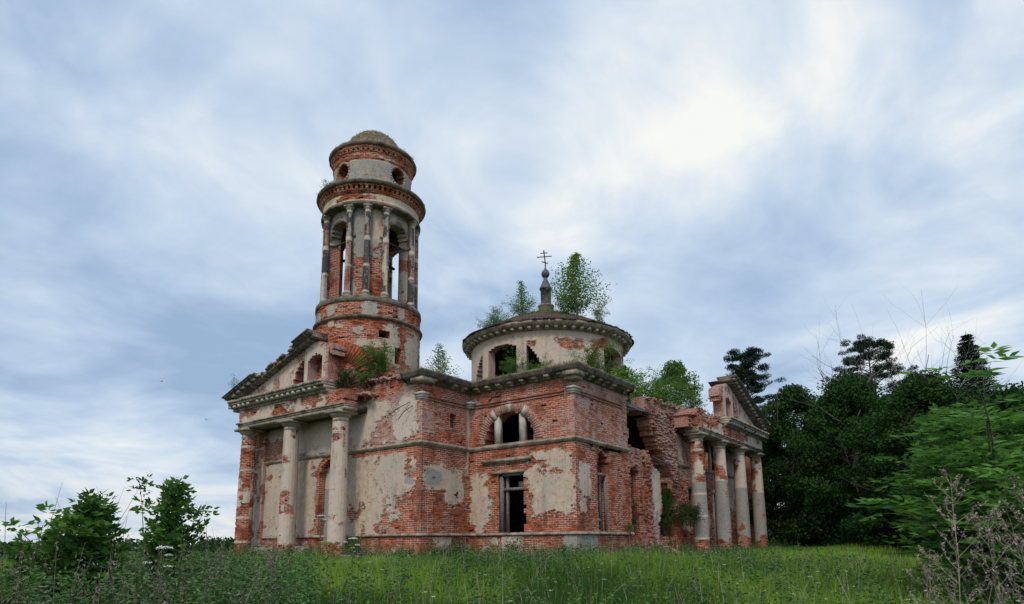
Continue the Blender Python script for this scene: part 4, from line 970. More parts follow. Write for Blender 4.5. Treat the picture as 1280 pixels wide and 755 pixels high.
def fit(o, w, h, zlow=True):
    """scale a plant so that its foliage spans the given width and height, crown centred on its foot"""
    P = []
    for ch in o.children:
        co = np.empty(len(ch.data.vertices) * 3, np.float32); ch.data.vertices.foreach_get('co', co); P.append(co.reshape(-1, 3)) if len(ch.data.vertices) > 50 else None
    Q = max(P, key=len); lo, hi = np.percentile(Q, 3, 0), np.percentile(Q, 97, 0); top = np.percentile(Q[:, 2], 99.6)
    sx = w / max(hi[0] - lo[0], hi[1] - lo[1], .01) * 1.0; sz = h / top; cx, cy = (hi[0] + lo[0]) / 2, (hi[1] + lo[1]) / 2
    for ch in o.children:
        n = len(ch.data.vertices); co = np.empty(n * 3, np.float32); ch.data.vertices.foreach_get('co', co); co = co.reshape(-1, 3)
        k = np.clip(co[:, 2] / max(top, .01), 0, 1); co[:, 0] = (co[:, 0] - cx * k) * sx; co[:, 1] = (co[:, 1] - cy * k) * sx; co[:, 2] *= sz; ch.data.vertices.foreach_set('co', co.ravel()); ch.data.update()
    return o
def put(o, loc, rz=0, sc=(1, 1, 1)): o.location = loc; o.rotation_euler = (0, 0, rz); o.scale = sc; return o
G_ = lambda x, y: float(ground_h(x, y))

# ---- wood on the right and behind the church
treeA = mesh_tree('broadleaf_tree', 12, 4.2, L_DARK, .24, 34000, 170, .02)
treeB = mesh_tree('broadleaf_tree', 10, 4.0, L_DARK, .22, 34000, 170, .01)
treeC = mesh_tree('broadleaf_tree', 14, 4.6, L_DARK, .26, 34000, 170, .03, shape=.6)
spots = [(treeA, 2.2, 31.5, 1.0, 1.0, 'dark broadleaf tree right beside the end of the south portico'),
         (treeB, 7.0, 28.5, 1.0, 1.16, 'dark round broadleaf tree in front of the bare grey trunk, second from the portico'),
         (treeC, 5.0, 39.5, 1.15, 1.02, 'tall dark broadleaf tree standing behind the gap between the portico and the pine'),
         (treeA, 11.6, 23.5, 1.0, .84, 'dark low broadleaf tree behind the brighter ash branches'),
         (treeB, 14.6, 17.5, .85, .68, 'dark broadleaf tree nearest the right edge of the picture behind the ash saplings'),
         (treeC, 11.5, 36.0, 1.15, .93, 'dark broadleaf tree directly under the spruce top'),
         (treeB, 16.5, 27.0, 1.15, 1.0, 'dark broadleaf tree at the right edge, behind the front row'),
         (treeA, -1.2, 42.0, 1.0, .95, 'dark broadleaf tree behind the pediment of the south portico'),
         (treeC, 19.5, 22.0, 1.0, .7, 'dark broadleaf tree partly outside the right edge'),
         (treeB, 9.4, 44.0, 1.3, 1.38, 'dark broadleaf tree far back between pine and spruce'),
         (treeA, 1.5, 52.0, 1.3, 1.05, 'dark broadleaf tree farthest back behind the pine trunk')]
seen = set()
for i, (src, x, y, s, sz, lab) in enumerate(spots):
    if src.name not in seen: seen.add(src.name); o = put(src, (x, y, G_(x, y) - .1), i * 1.3, (s * 1.12, s * 1.12, sz * 1.1))
    else: o = copy_thing(src, (x, y, G_(x, y) - .1), i * 1.3, (s * 1.12, s * 1.12, sz * 1.1))
    tag(o, lab, 'tree', 'dark trees of the wood')
o = put(mesh_tree('broadleaf_tree', 20, 4.4, L_BUSH, .26, 20000, 90, .4, shape=.9), (-11.3, 40.5, -.5)); tag(o, 'green leafy tree rising behind the collapsed roof, left of the south pediment', 'tree')
# conifers
def pine(name, h, rad, z0, n, seedd):
    t = empty(name); b = MB(); b.tube([(0, 0, 0), (.1, 0, h * .5), (0, .1, h * .97)], [.24, .17, .04], 8); C = []; A = []; T = []
    for k in range(n):
        z = h * (z0 + (1 - z0) * (k / n)); u = k / n; a = k * 2.4 + random.uniform(-.4, .4); L = rad * (1 - .72 * u ** 1.4) * random.uniform(.65, 1.1)
        d = Vector((math.cos(a), math.sin(a), random.uniform(.0, .35))); p0 = Vector((0, 0, z)); p1 = p0 + d * L; b.tube([p0, p0.lerp(p1, .6) + Vector((0, 0, .1)), p1 + Vector((0, 0, .25))], [.05, .035, .015], 4)
        for j in range(5):
            c = p0.lerp(p1, random.uniform(.35, 1.05)) + Vector((random.gauss(0, .25), random.gauss(0, .25), random.uniform(.0, .35)))
            m_ = 120; q = unit(m_) * (rng.random(m_)[:, None] ** .4) * random.uniform(.38, .62); q[:, 2] *= .5; C.append(q + np.array(c)); A.append(unit(m_) + (0, 0, .6)); T.append(np.clip(rng.normal(random.uniform(.2, .8), .15, m_), 0, 1))
    b.build('trunk', M_BARK, t); leaf_obj('crown', np.concatenate(C), .26, .05, L_CONIF, t, np.concatenate(T), A=np.concatenate(A)); return t
def spruce(name, h, rad):
    t = empty(name); b = MB(); b.tube([(0, 0, 0), (0, 0, h * .99)], [.22, .02], 8); C = []; A = []; T = []
    z = h * .08
    while z < h * .98:
        u = z / h; L = rad * (1 - u) ** .85 + .12
        for a in np.linspace(0, 2 * PI, 9)[:-1] + random.uniform(0, 1):
            Lk = L * random.uniform(.7, 1.15); d = Vector((math.cos(a), math.sin(a), -.18 + .2 * u)); p0 = Vector((0, 0, z)); b.tube([p0, p0 + d * Lk], [.025, .008], 3)
            m_ = int(26 + 60 * Lk); tt = rng.random(m_) ** .7; q = np.array(p0)[None] + np.array(d)[None] * (tt * Lk)[:, None] + rng.normal(size=(m_, 3)) * (.06 + .10 * Lk * .5) * np.array([1, 1, .5]); q[:, 2] -= tt * .1
            C.append(q); A.append(np.array(d)[None] + rng.normal(size=(m_, 3)) * .5); T.append(np.clip(rng.normal(random.uniform(.2, .7), .15, m_), 0, 1))
        z += random.uniform(.22, .36)
    b.build('trunk', M_BARK, t); leaf_obj('crown', np.concatenate(C), .24, .06, L_CONIF, t, np.concatenate(T), A=np.concatenate(A)); return t
tag(put(pine('pine_tree', 18.4, 4.2, .30, 90, 1), (-2.6, 35.5, -.3)), 'dark pine directly behind the south pediment, tufted top', 'pine')
tag(put(pine('pine_tree', 20.4, 5.8, .42, 84, 2), (6.4, 45, -.6)), 'dark pine rising above the wood between the two leafless trees', 'pine')
tag(put(spruce('spruce_tree', 19.0, 5.0), (14.3, 41.0, -.6)), 'dark pointed spruce above the wood on the right', 'spruce')
def bare_tree(name, h, r, mt=M_TWIG, n=9, spread=.6, depth=3, z0=.35):
    t = empty(name); b = MB(); tips = []
    b.tube([(0, 0, 0), (.1, .05, h * .4), (0, 0, h * .75)], [r, r * .8, r * .45], 7)
    for k in range(n):
        z = h * random.uniform(z0, .75); a = random.uniform(0, 2 * PI); limb(b, (0, 0, z), (spread * math.cos(a), spread * math.sin(a), 1), (h - z) * random.uniform(.7, 1), r * .4, depth - 1, tips, .22, 4, 3)
    b.build('trunk', mt, t); return t
M_PALE = mk_simple('pale_bark', (0.13, 0.12, 0.105), (0.26, 0.24, 0.21), 6, .9)
tag(put(bare_tree('leafless_tree', 16.2, .15, M_PALE, 9, .5), (5.8, 35, -.4)), 'leafless grey tree left of the pine, fine twigs against the sky', 'tree')
tag(put(bare_tree('leafless_tree', 15.4, .13, M_PALE, 8, .55), (11.0, 33.6, -.4)), 'leafless forked grey tree between pine and spruce', 'tree')

# ---- saplings and bushes rooted on the ruin
def bush(name, w, h, mt, leaf, n, stems=6, up=.3, tall=False, bark=None, ar=.5, base=.0):
    t = empty(name); b = MB(); tips = []
    for k in range(stems):
        a = random.uniform(0, 2 * PI); s = random.uniform(.15, .55) * (0.35 if tall else 1)
        limb(b, (random.gauss(0, .05 * w), random.gauss(0, .05 * w), -.1), (s * math.cos(a) * w / h, s * math.sin(a) * w / h, 1), h * random.uniform(.65, .97), .018 + .006 * h, 2, tips, .16, 4, 3)
    b.build('stem', bark or M_BARK, t)
    C = []; T = []; P = np.array(tips); P = P[P[:, 2] > base * h]
    ex = []
    for _ in range(int(14 + 10 * w)):
        a = random.uniform(0, 2 * PI); u = random.random(); rr = w * .46 * math.sqrt(random.random()) * math.sqrt(max(1 - u ** 2.2, .05)); ex.append((rr * math.cos(a), rr * math.sin(a), h * (.08 + .85 * u)))
    P = np.concatenate([P * 1.0, np.array(ex), np.array(ex) * [.8, .8, .8]]); n = int(n * 1.9)
    per = max(n // len(P), 4)
    for p in P:
        sr = (.10 * w + .05) * random.uniform(.7, 1.3); q = unit(per) * (rng.random(per)[:, None] ** .5) * sr; C.append(q + p); T.append(np.clip(rng.normal(random.uniform(.2, .8), .18, per), 0, 1))
    C = np.concatenate(C); T = np.concatenate(T); C = C[C[:, 2] > -.05] if len(C) else C
    leaf_obj('foliage', C, leaf, leaf * ar, mt, t, T[:len(C)], up=up); return t
def sap(name, w, h, mt, leaf, n, bark=None):
    """slim young tree: pointed crown on one leader"""
    t = empty(name); b = MB(); b.tube([(0, 0, -.1), (.03 * h, 0, h * .5), (0, .02 * h, h)], [.012 * h + .01, .008 * h, .004], 6); C = []; T = []
    k = int(14 * h) + 8
    for i in range(k):
        u = (i + 1) / k; z = h * (.10 + .88 * u); L = w * .5 * (1 - u ** 1.25) * random.uniform(.5, 1.15) + .08; a = i * 2.4 + random.uniform(-.5, .5)
        d = Vector((math.cos(a), math.sin(a), .75)); p0 = Vector((.03 * h * math.sin(PI * u * .9), 0, z)); p1 = p0 + d * L; b.tube([p0, p1], [.008, .004], 3)
        m_ = max(int(n / k * (1.4 - u)), 3); tt = rng.random(m_); q = np.array(p0) + np.array(d * L)[None] * tt[:, None] + rng.normal(size=(m_, 3)) * (.05 + .10 * L); C.append(q); T.append(np.clip(rng.normal(random.uniform(.3, .8), .2, m_), 0, 1))
    b.build('stem', bark or M_BIRCH, t); leaf_obj('foliage', np.concatenate(C), leaf, leaf * .62, mt, t, np.concatenate(T), up=.2); return t
for kind, nm, loc, w_, h_, mt, lf, n, lab, cat in [
    ('b', 'bush', (-9.7, -3.0, 9.0), 2.3, 1.9, L_BUSH, .10, 3600, 'dense dark green bush at the foot of the bell tower, on the broken wall top', 'bush'),
    ('b', 'bush', (-10.9, -4.1, 8.5), 1.2, 1.15, L_DARK, .09, 1500, 'small dark bush beside the broken end of the west pediment', 'bush'),
    ('b', 'bush', (-9.7, -4.0, 8.5), .8, .7, L_BUSH, .08, 500, 'tuft of weeds on the ragged wall above the third west column', 'bush'),
    ('s', 'sapling', (-7.9, -.5, 8.5), 1.3, 2.6, L_BIRCH, .085, 800, 'thin pale sapling on the roof right of the tower bush, its taller stem', 'sapling'),
    ('s', 'sapling', (-7.2, -.9, 8.5), 1.2, 2.0, L_BIRCH, .085, 600, 'low pale sapling on the roof between the tower and the rotunda', 'sapling'),
    ('b', 'bush', (-20.1, -4.1, 8.9), 1.5, 1.7, L_BUSH, .085, 1300, 'green bush growing on the left eave of the west pediment', 'bush'),
    ('s', 'birch_sapling', (-8.6, 15.2, 16.9), 3.2, 5.3, L_BIRCH, .12, 5200, 'tall young birch on the rotunda roof, right of the lantern', 'birch'),
    ('b', 'birch_sapling', (-9.5, 14.9, 17.0), 2.2, 2.5, L_BIRCH, .11, 2300, 'bushy young birch between the lantern and the tall birch', 'birch'),
    ('b', 'birch_sapling', (-12.9, 14.3, 17.0), 2.6, 2.4, L_BIRCH, .10, 2200, 'low bushy birch just left of the lantern', 'birch'),
    ('s', 'birch_sapling', (-12.9, 14.1, 17.1), 1.5, 3.7, L_BIRCH, .11, 1300, 'slim young birch left of the lantern', 'birch'),
    ('b', 'birch_sapling', (-14.3, 12.4, 16.3), 2.2, 2.2, L_BIRCH, .10, 1900, 'young birch at the left rim of the rotunda roof', 'birch'),
    ('b', 'birch_sapling', (-6.9, 15.3, 16.2), 1.5, 1.9, L_BIRCH, .11, 1300, 'small birch at the right rim of the rotunda roof', 'birch'),
    ('b', 'bush', (-11.0, 10.4, 11.4), 2.2, 2.5, L_BUSH, .10, 2600, 'green bush filling the foot of the left rotunda window', 'bush'),
    ('b', 'bush', (-9.3, 11.1, 11.6), 1.6, 1.8, L_BUSH, .10, 1600, 'green bush between the two left rotunda windows', 'bush'),
    ('b', 'bush', (-5.6, 12.6, 10.8), 3.2, 3.3, L_BUSH, .11, 4000, 'large green bush in front of the right rotunda window', 'bush'),
    ('b', 'bush', (-4.5, 13.6, 10.2), 1.8, 2.4, L_BUSH, .10, 1800, 'bush hanging over the cornice at the right foot of the rotunda', 'bush'),
    ('s', 'sapling', (-1.6, 8.6, 8.1), 2.6, 2.7, L_BIRCH, .12, 3400, 'light green sapling on the roof just right of the square block', 'sapling'),
    ('b', 'bush', (-1.3, 10.4, 8.3), 3.0, 2.4, L_BIRCH, .12, 3200, 'bush on the collapsed roof above the breach', 'bush'),
    ('b', 'bush', (-1.6, 13.2, 8.4), 3.4, 3.0, L_BUSH, .11, 2600, 'wide bush on the roof above the first south column', 'bush'),
    ('s', 'sapling', (-1.6, 16.3, 8.4), 2.5, 3.0, L_BUSH, .11, 2600, 'leafy sapling on the roof left of the south pediment', 'sapling'),
    ('b', 'bush', (-.7, 6.8, .5), 1.1, 2.7, L_DARK, .10, 2200, 'dark bush standing inside the narrow doorway right of the square block', 'bush'),
    ('b', 'bush', (-.6, 11.0, .3), 1.9, 3.7, L_DARK, .11, 4200, 'dark bush filling the breach in the south wall', 'bush'),
    ('b', 'bush', (.3, 12.0, 1.7), 1.9, 1.3, L_DARK, .10, 1300, 'dark leafy branches reaching from the breach toward the first south column', 'bush'),
    ('b', 'bush', (TX - .75, TY - 2.6, 20.2), .6, .85, L_BUSH, .07, 500, 'small bush below the left round window of the bell tower', 'bush'),
    ('b', 'bush', (TX - 1.7, TY - 2.3, 20.15), .45, .6, L_BUSH, .06, 200, 'tiny tuft on the tower cornice, left of the small bush', 'bush'),
    ('b', 'bush', (TX + 1.9, TY + 1.2, 22.85), .4, .5, L_DARK, .06, 160, 'dark tuft on the top rim of the bell tower', 'bush'),
    ('b', 'bush', (TX + 2.2, TY - .6, 13.7), .6, 1.9, L_DARK, .07, 900, 'dark climbing bush in the right belfry arch', 'bush'),
    ('b', 'bush', (-3.2, -.5, -.1), .9, 1.1, L_DARK, .11, 420, 'dark leafy weed against the plinth under the tall window', 'bush'),
    ('b', 'bush', (-10.3, -4.0, -.1), 1.8, 1.3, L_NETTLE, .10, 1300, 'mound of weeds at the foot of the third west column', 'bush'),
    ('b', 'bush', (.25, 4.6, 1.2), .5, .5, L_BUSH, .07, 160, 'small tuft growing on the plinth ledge at the end of the square block', 'bush'),
]:
    o = (bush if kind == 'b' else sap)(nm, w_, h_, mt, lf, n); fit(o, w_ * .95, h_); tag(put(o, loc, random.uniform(0, 6)), lab, cat, 'plants growing on the ruin')
def turf(name, n, sampler, h, mt=L_GRASS, w_=.03, brown=.25, kindlabel=None):
    x, y, z = sampler(n); return grass_mesh(name, x, y, z, h, w_, mt, brown)
def grass_mesh(name, x, y, z, h, w_, mt, brown=.1, lean=.35, tint=None, parent=None):
    n = len(x); H = h * rng.uniform(.45, 1.15, n) if np.isscalar(h) else h
    a = rng.uniform(0, 2 * PI, n); la = rng.uniform(0, 2 * PI, n); le = np.abs(rng.normal(0, lean, n)) * H
    wx = np.cos(a) * w_ * .5; wy = np.sin(a) * w_ * .5; lx = np.cos(la) * le; ly = np.sin(la) * le
    B = np.stack([x, y, z], -1)
    def P(t, k): return B + np.stack([lx * t * t + wx * k, ly * t * t + wy * k, H * t * (1 - .12 * t * np.minimum(le / H, 1))], -1)
    V = np.stack([P(0, -1), P(0, 1), P(.55, -.8), P(.55, .8), P(1, -.12), P(1, .12)], 1).reshape(-1, 3)
    i = np.arange(n)[:, None] * 6; Q = np.concatenate([i + [0, 1, 3, 2], i + [2, 3, 5, 4]], 1).reshape(-1, 4)
    t = np.zeros((n, 8, 3)); tv = np.clip(rng.normal(.45, .2, n), 0, 1) if tint is None else tint
    t[:, :, 0] = tv[:, None]; t[:, :, 1] = np.where(rng.random(n) < brown, rng.uniform(.5, 1, n), 0)[:, None]
    return np_obj(name, V, Q, mt, parent, tint=t)
def on_ring(cx, cy, r0, r1, zf):
    def f(n): a = rng.uniform(0, 2 * PI, n); r = np.sqrt(rng.uniform(r0 ** 2, r1 ** 2, n)); return cx + r * np.cos(a), cy + r * np.sin(a), zf(r)
    return f
tag(turf('roof_grass', 9000, on_ring(RX, RY, .7, 5.6, lambda r: 18.72 - np.maximum(r - .9, 0) * .48), .45), 'long grass tufts growing over the rotunda roof', 'grass', kind='stuff')
tag(turf('roof_grass', 2200, on_ring(TX, TY, 0.1, 2.4, lambda r: np.interp(r, [0, .6, 1.34, 1.75, 2.5], [24.66, 24.6, 24.1, 23.3, 22.85])), .17, mt=M_TWIG, brown=.8), 'dry grass on the small dome of the bell tower', 'grass', kind='stuff')
def edge_s(n):
    k = rng.random(n); x = np.where(k < .4, rng.uniform(JX, .4, n), np.where(k < .7, rng.uniform(-.5, .45, n), rng.uniform(-7.3, JX + .3, n))); y = np.where(k < .4, rng.uniform(-.45, .8, n), np.where(k < .7, rng.uniform(-.3, 5.2, n), rng.uniform(-3.9, 0, n)))
    return x, y, np.full(n, 8.74)
tag(turf('roof_grass', 2400, edge_s, .16, brown=.4), 'short grass along the top of the main cornice', 'grass', kind='stuff')
def roof_s(n): x = rng.uniform(-5, -.6, n); return x, rng.uniform(8.4, 18, n), np.full(n, 8.3)
tag(turf('roof_grass', 4200, roof_s, .5, brown=.1), 'rank grass on the collapsed south roof', 'grass', kind='stuff')

# ---- compound-leaved branches (ash, elder)
def compound(base, dirv, L, pairs, ll, lw):
    """leaflets of one pinnate leaf -> centres, axes"""
    d = np.array(dirv) / np.linalg.norm(dirv); s = np.cross(d, unit(1)[0] * .35 + [0, 0, 1]); s /= np.linalg.norm(s); C = []; A = []
    for k in range(pairs):
        t = .3 + .65 * k / max(pairs - 1, 1); p = np.array(base) + d * L * t; p[2] -= .25 * L * t * t
        for sg in (-1, 1): ax = d * .55 + s * sg; ax /= np.linalg.norm(ax); ax[2] -= .12; C.append(p + ax * ll * .5); A.append(ax)
    p = np.array(base) + d * L * 1.02; p[2] -= .25 * L; C.append(p + d * ll * .4); A.append(d)
    return C, A
def ash_plant(name, h, spread, nst, mt, ll, L, pairs, nper, lw=.33, bark=None, depth=2, z0=.15, fill=0):
    t = empty(name); b = MB(); tips = []; C = []; A = []; T = []
    for k in range(nst):
        a = random.uniform(0, 2 * PI); s = random.uniform(.2, 1) * spread / h
        limb(b, (random.gauss(0, .1), random.gauss(0, .1), -.1), (s * math.cos(a), s * math.sin(a), 1), h * random.uniform(.4, .78), .02 + .008 * h, depth, tips, .16, 5, 3)
    b.build('stem', bark or M_BARK, t)
    for _ in range(fill):
        a = random.uniform(0, 2 * PI); u = random.random(); rr = spread * .5 * math.sqrt(random.uniform(.1, 1)) * math.sqrt(max(1 - u ** 2.5, .06)) * (1 + .25 * math.sin(3 * a)); tips.append(np.array((rr * math.cos(a), rr * math.sin(a), h * (.12 + .84 * u))))
    for p in tips:
        if p[2] < z0 * h: continue
        tt = random.uniform(.15, .8)
        for j in range(nper):
            a = random.uniform(0, 2 * PI); d = (math.cos(a), math.sin(a), random.uniform(-.1, .8)); bb = p + rng.normal(size=3) * .05 * h * .5
            c, ax = compound(bb, d, L * random.uniform(.7, 1.15), pairs, ll, lw); C += c; A += ax; T += [np.clip(tt + random.gauss(0, .15), 0, 1)] * len(c)
    C = np.array(C); A = np.array(A); n = len(C)
    N = np.cross(A, np.array([0, 0, 1.0])); N = N / np.maximum(np.linalg.norm(N, axis=1, keepdims=True), 1e-5) + rng.normal(size=(n, 3)) * .75
    A = A / np.linalg.norm(A, axis=1, keepdims=True); N -= A * (N * A).sum(1)[:, None]; N /= np.linalg.norm(N, axis=1, keepdims=True)
    sl = ll * rng.uniform(.75, 1.15, n)[:, None] * .5; sw = sl * lw
    V = np.stack([C - A * sl, C + N * sw - A * sl * .15, C + A * sl, C - N * sw - A * sl * .15], 1).reshape(-1, 3)
    t3 = np.zeros((n, 4, 3)); t3[:, :, 0] = np.array(T)[:, None]
    np_obj('foliage', V, np.arange(n * 4).reshape(-1, 4), mt, t, tint=t3); return t
for x, y, h, sp, nst, nper, lab in [
    (14.3, -6.2, 4.5, 2.2, 10, 6, 'bright green ash sapling with long feathery leaves, left of the right edge'),
    (15.3, -8.6, 4.7, 2.6, 9, 6, 'bright ash sapling reaching highest at the right edge'),
    (15.0, -3.2, 4.5, 2.4, 9, 5, 'ash sapling behind the two brighter ones'),
    (15.9, -11.5, 3.2, 1.6, 7, 5, 'low ash sapling behind the dead stalks at the bottom right corner')]:
    tag(put(fit(ash_plant('ash_sapling', h, sp, nst, L_ASH, .24, .55, 3, nper - 1, .36, depth=1, fill=85), sp * 1.4, h), (x, y, G_(x, y)), random.uniform(0, 6)), lab, 'ash tree', 'ash saplings')
for x, y, h, sp, nst, nper, lab in [
    (4.30, -20.75, 2.05, 1.05, 9, 6, 'wide elder bush at the lower left with bare stems sticking out'),
    (3.85, -19.35, 2.35, .72, 8, 6, 'upright elder bush between the wide bush and the church'),
    (5.75, -22.6, 1.35, .8, 7, 6, 'low elder bush cut by the left edge of the picture'),
    (3.9, -24.0, 2.75, .8, 5, 5, 'tall elder stem whose leaf tips enter at the left edge')]:
    tag(put(fit(ash_plant('elder_bush', h, sp, nst, L_ELDER, .15, .22, 2, nper + 4, .45, depth=1, z0=.12, fill=85), sp * 1.15, h), (x, y, G_(x, y)), random.uniform(0, 6)), lab, 'elder bush', 'elder bushes')

# ---- dead stalks
def dead_weed(name, h, nb=26, r=.007, seedy=True, spread=.45):
    t = empty(name); b = MB(); C = []
    lean = Vector((random.gauss(0, .10), random.gauss(0, .10), 1)); pts = [Vector((0, 0, -.1))]
    for i in range(6): pts.append(pts[-1] + (lean + Vector((random.gauss(0, .06), random.gauss(0, .06), 0))).normalized() * (h + .1) / 6)
    b.tube(pts, [r * (1.25 - .17 * i) for i in range(7)], 5)
    for k in range(nb):
        u = .18 + .8 * k / nb; i = min(int(u * 6), 5); p = pts[i].lerp(pts[i + 1], u * 6 - i); a = k * 2.4 + random.uniform(-.5, .5); L = h * spread * (1 - u * .75) * random.uniform(.5, 1.05)
        q = [p]; d = Vector((math.cos(a) * .8, math.sin(a) * .8, .75))
        for j in range(4): d = (d + Vector((random.gauss(0, .12), random.gauss(0, .12), .10))).normalized(); q.append(q[-1] + d * L / 4)
        b.tube(q, [r * .5, r * .42, r * .34, r * .27, r * .2], 3)
        for j in range(9):
            v = random.uniform(.3, 1); jj = min(int(v * 4), 3); s = q[jj].lerp(q[jj + 1], v * 4 - jj); e = s + Vector((random.gauss(0, .03), random.gauss(0, .03), random.uniform(.02, .07)))
            b.tube([s, e], [.0018, .0012], 3); C += [np.array(s.lerp(e, random.random())) + rng.normal(size=3) * .006 for _ in range(4)]
    b.build('stem', M_TWIG, t)
    C = np.array(C); n = len(C); t3 = np.zeros((n, 4, 3)); t3[:, :, 0] = rng.random(n)[:, None]; t3[:, :, 1] = 1
    tag(np_obj('seed_heads', leaf_quads(C, .022, .013), np.arange(n * 4).reshape(-1, 4), M_TWIG, t, tint=t3), kind='stuff'); return t
for x, y, h, nb, lab in [
    (14.33, -17.3, 2.30, 30, 'tallest dead seedy stalk at the bottom right'),
    (14.75, -17.5, 2.10, 30, 'branched dead stalk just right of the tallest one'),
    (15.15, -17.3, 1.85, 24, 'dead stalk in the middle of the bottom right group'),
    (15.55, -17.7, 2.05, 26, 'dead stalk nearest the right edge of the picture'),
    (14.0, -17.0, 1.55, 20, 'dead stalk leaning out leftmost in the bottom right group'),
    (14.6, -16.9, 1.9, 26, 'thin dead stalk behind the bottom right group')]:
    tag(put(dead_weed('dead_stalk', h, nb), (x, y, G_(x, y)), random.uniform(0, 6)), lab, 'dead plant', 'dead stalks in the meadow')
def bare_shrub(name, h, n=4):
    t = empty(name); b = MB(); tips = []
    for k in range(n): a = random.uniform(0, 2 * PI); limb(b, (0, 0, -.1), (.3 * math.cos(a), .3 * math.sin(a), 1), h * random.uniform(.75, 1), .012, 1, tips, .14, 5, 4)
    b.build('stem', M_BARK if random.random() < .5 else M_TWIG, t); return t
for x, y, h, lab in [(4.35, -21.5, 1.9, 'bare dark twigs rising left of the wide elder bush'), (3.9, -20.1, 1.7, 'bare crossed twigs between the two elder bushes'), (3.6, -18.3, 1.7, 'bare twigs right of the upright elder bush'), (1.2, -15.5, 1.5, 'arching bare twigs in front of the outer west column')]:
    tag(put(bare_shrub('bare_shrub', h), (x, y, G_(x, y)), random.uniform(0, 6)), lab, 'bare shrub', 'bare shrubs at the left')

# ---- meadow
def polar(n, r0, r1, a0=-50, a1=50, pw=1.0):
    """points in front of the camera, thinning with distance"""
    u = rng.random(n); k = 1 - pw if abs(1 - pw) > 1e-6 else 1e-6
    r = (r0 ** (k + 1) + u * (r1 ** (k + 1) - r0 ** (k + 1))) ** (1 / (k + 1)); a = np.radians(rng.uniform(a0, a1, n)) + math.atan2(-0.5886, 0.7921)
    return CAM.x + r * np.sin(a), CAM.y + r * np.cos(a), r
def outside(x, y): return ~((x > -19) & (x < JX) & (y > -3.4) & (y < 30)) & ~((x > JX - .1) & (x < 0) & (y > 0) & (y < 30)) 
x, y, r = polar(330000, 5.0, 62, pw=1.15)
k = outside(x, y); x, y, r = x[k], y[k], r[k]; z = ground_h(x, y)
patch = fbm(x * .35, y * .35, 55); tall = fbm(x * .5 + 9, y * .5, 57)
dch = np.hypot(np.maximum(np.maximum(-20 - x, x - 1), 0), np.maximum(np.maximum(-5 - y, y - 30), 0))
H = (.22 + .62 * tall ** 1.3) * rng.uniform(.5, 1.25, len(x)) * np.clip(.62 + dch / 16, 0, 1.05)
tint = np.clip(rng.normal(.25, .15, len(x)) + (patch - .42) * 3.2, 0, 1)
tag(grass_mesh('meadow_grass', x, y, z - .02, H, np.clip(.0055 + r * .0009, 0, .04)[:, None].ravel(), L_GRASS, .07, .32, tint), 'tall uncut meadow grass in front of the ruin', 'grass', kind='stuff')
# leafy weeds: nettles and mugwort in drifts
def weeds(name, x, y, h, mt, leaf, per, seedd, tintbias=.4):
    z = ground_h(x, y); n = len(x); u = rng.uniform(.12, 1.0, (n, per)); lx = rng.normal(0, .06, n)[:, None] * h[:, None]; ly = rng.normal(0, .06, n)[:, None] * h[:, None]
    a = rng.uniform(0, 2 * PI, (n, per)); rr = (leaf * .6 + .05) * (1.15 - u * .8)
    C = np.stack([x[:, None] + lx * u + np.cos(a) * rr, y[:, None] + ly * u + np.sin(a) * rr, z[:, None] + h[:, None] * u], -1).reshape(-1, 3)
    A = np.stack([np.cos(a), np.sin(a), np.full_like(a, -.15) + rng.normal(0, .3, a.shape)], -1).reshape(-1, 3)
    tt = np.repeat(np.clip(rng.normal(tintbias, .22, n), 0, 1), per)
    return leaf_obj(name, C, (leaf * (1.25 - .6 * u)).ravel() if False else np.repeat(leaf, len(C)) * rng.uniform(.6, 1.2, len(C)), leaf * .4, mt, None, tt, A=A, up=.8)
x, y, r = polar(7500, 9, 34, pw=.6); dch = np.hypot(np.maximum(np.maximum(-20 - x, x - 1), 0), np.maximum(np.maximum(-5 - y, y - 30), 0))
keep = outside(x, y) & ((fbm(x * .45, y * .45, 77) > .50) | (dch < 1.6) & (fbm(x * .8, y * .8, 7) > .4)); x, y, r2_ = x[keep], y[keep], r[keep]
tag(weeds('nettles', x, y, rng.uniform(.3, .66, len(x)) * (1 + .5 * (r2_ < 18)) * (.7 + .9 * fbm(x * .9, y * .9, 31)), L_NETTLE, .085, 26, 1, .35), 'nettles and leafy weeds in drifts along the church wall', 'weeds', kind='stuff')
x, y, r = polar(3000, 8.0, 14.5, -52, -17, pw=.6); keep = fbm(x * .6, y * .6, 79) > .36; x, y = x[keep], y[keep]
tag(weeds('mugwort', x, y, rng.uniform(.65, 1.3, len(x)), L_NETTLE, .065, 34, 1, .45), 'tall leafy mugwort in the lower left corner', 'weeds', kind='stuff')
x, y, r = polar(2600, 6.5, 24, -48, 48, pw=.9); keep = fbm(x * .5, y * .5, 97) > .52; x, y = x[keep], y[keep]
tag(weeds('bedstraw', x, y, rng.uniform(.35, .75, len(x)), L_GRASS, .05, 40, 1, .9), 'bright feathery weeds among the meadow grass', 'weeds', kind='stuff')
def wall_foot(n):
    segs = [((-19, -5.2), (-11, -5.2)), ((-11, -3.8), (JX, -3.8)), ((JX + .3, -3.4), (JX + .3, -.4)), ((JX + .3, -.35), (.3, -.35)), ((.35, 0), (.35, 6)), ((.7, 6), (.9, 12)), ((1.5, 12), (1.5, 26))]
    i = rng.integers(0, len(segs), n); t = rng.random(n); a = np.array([q[0] for q in segs])[i]; b_ = np.array([q[1] for q in segs])[i]; p = a + (b_ - a) * t[:, None] + rng.normal(size=(n, 2)) * .22; return p[:, 0], p[:, 1]
x, y = wall_foot(2100); keep = outside(x, y) & (fbm(x * .7, y * .7, 141) > .40); x, y = x[keep], y[keep]
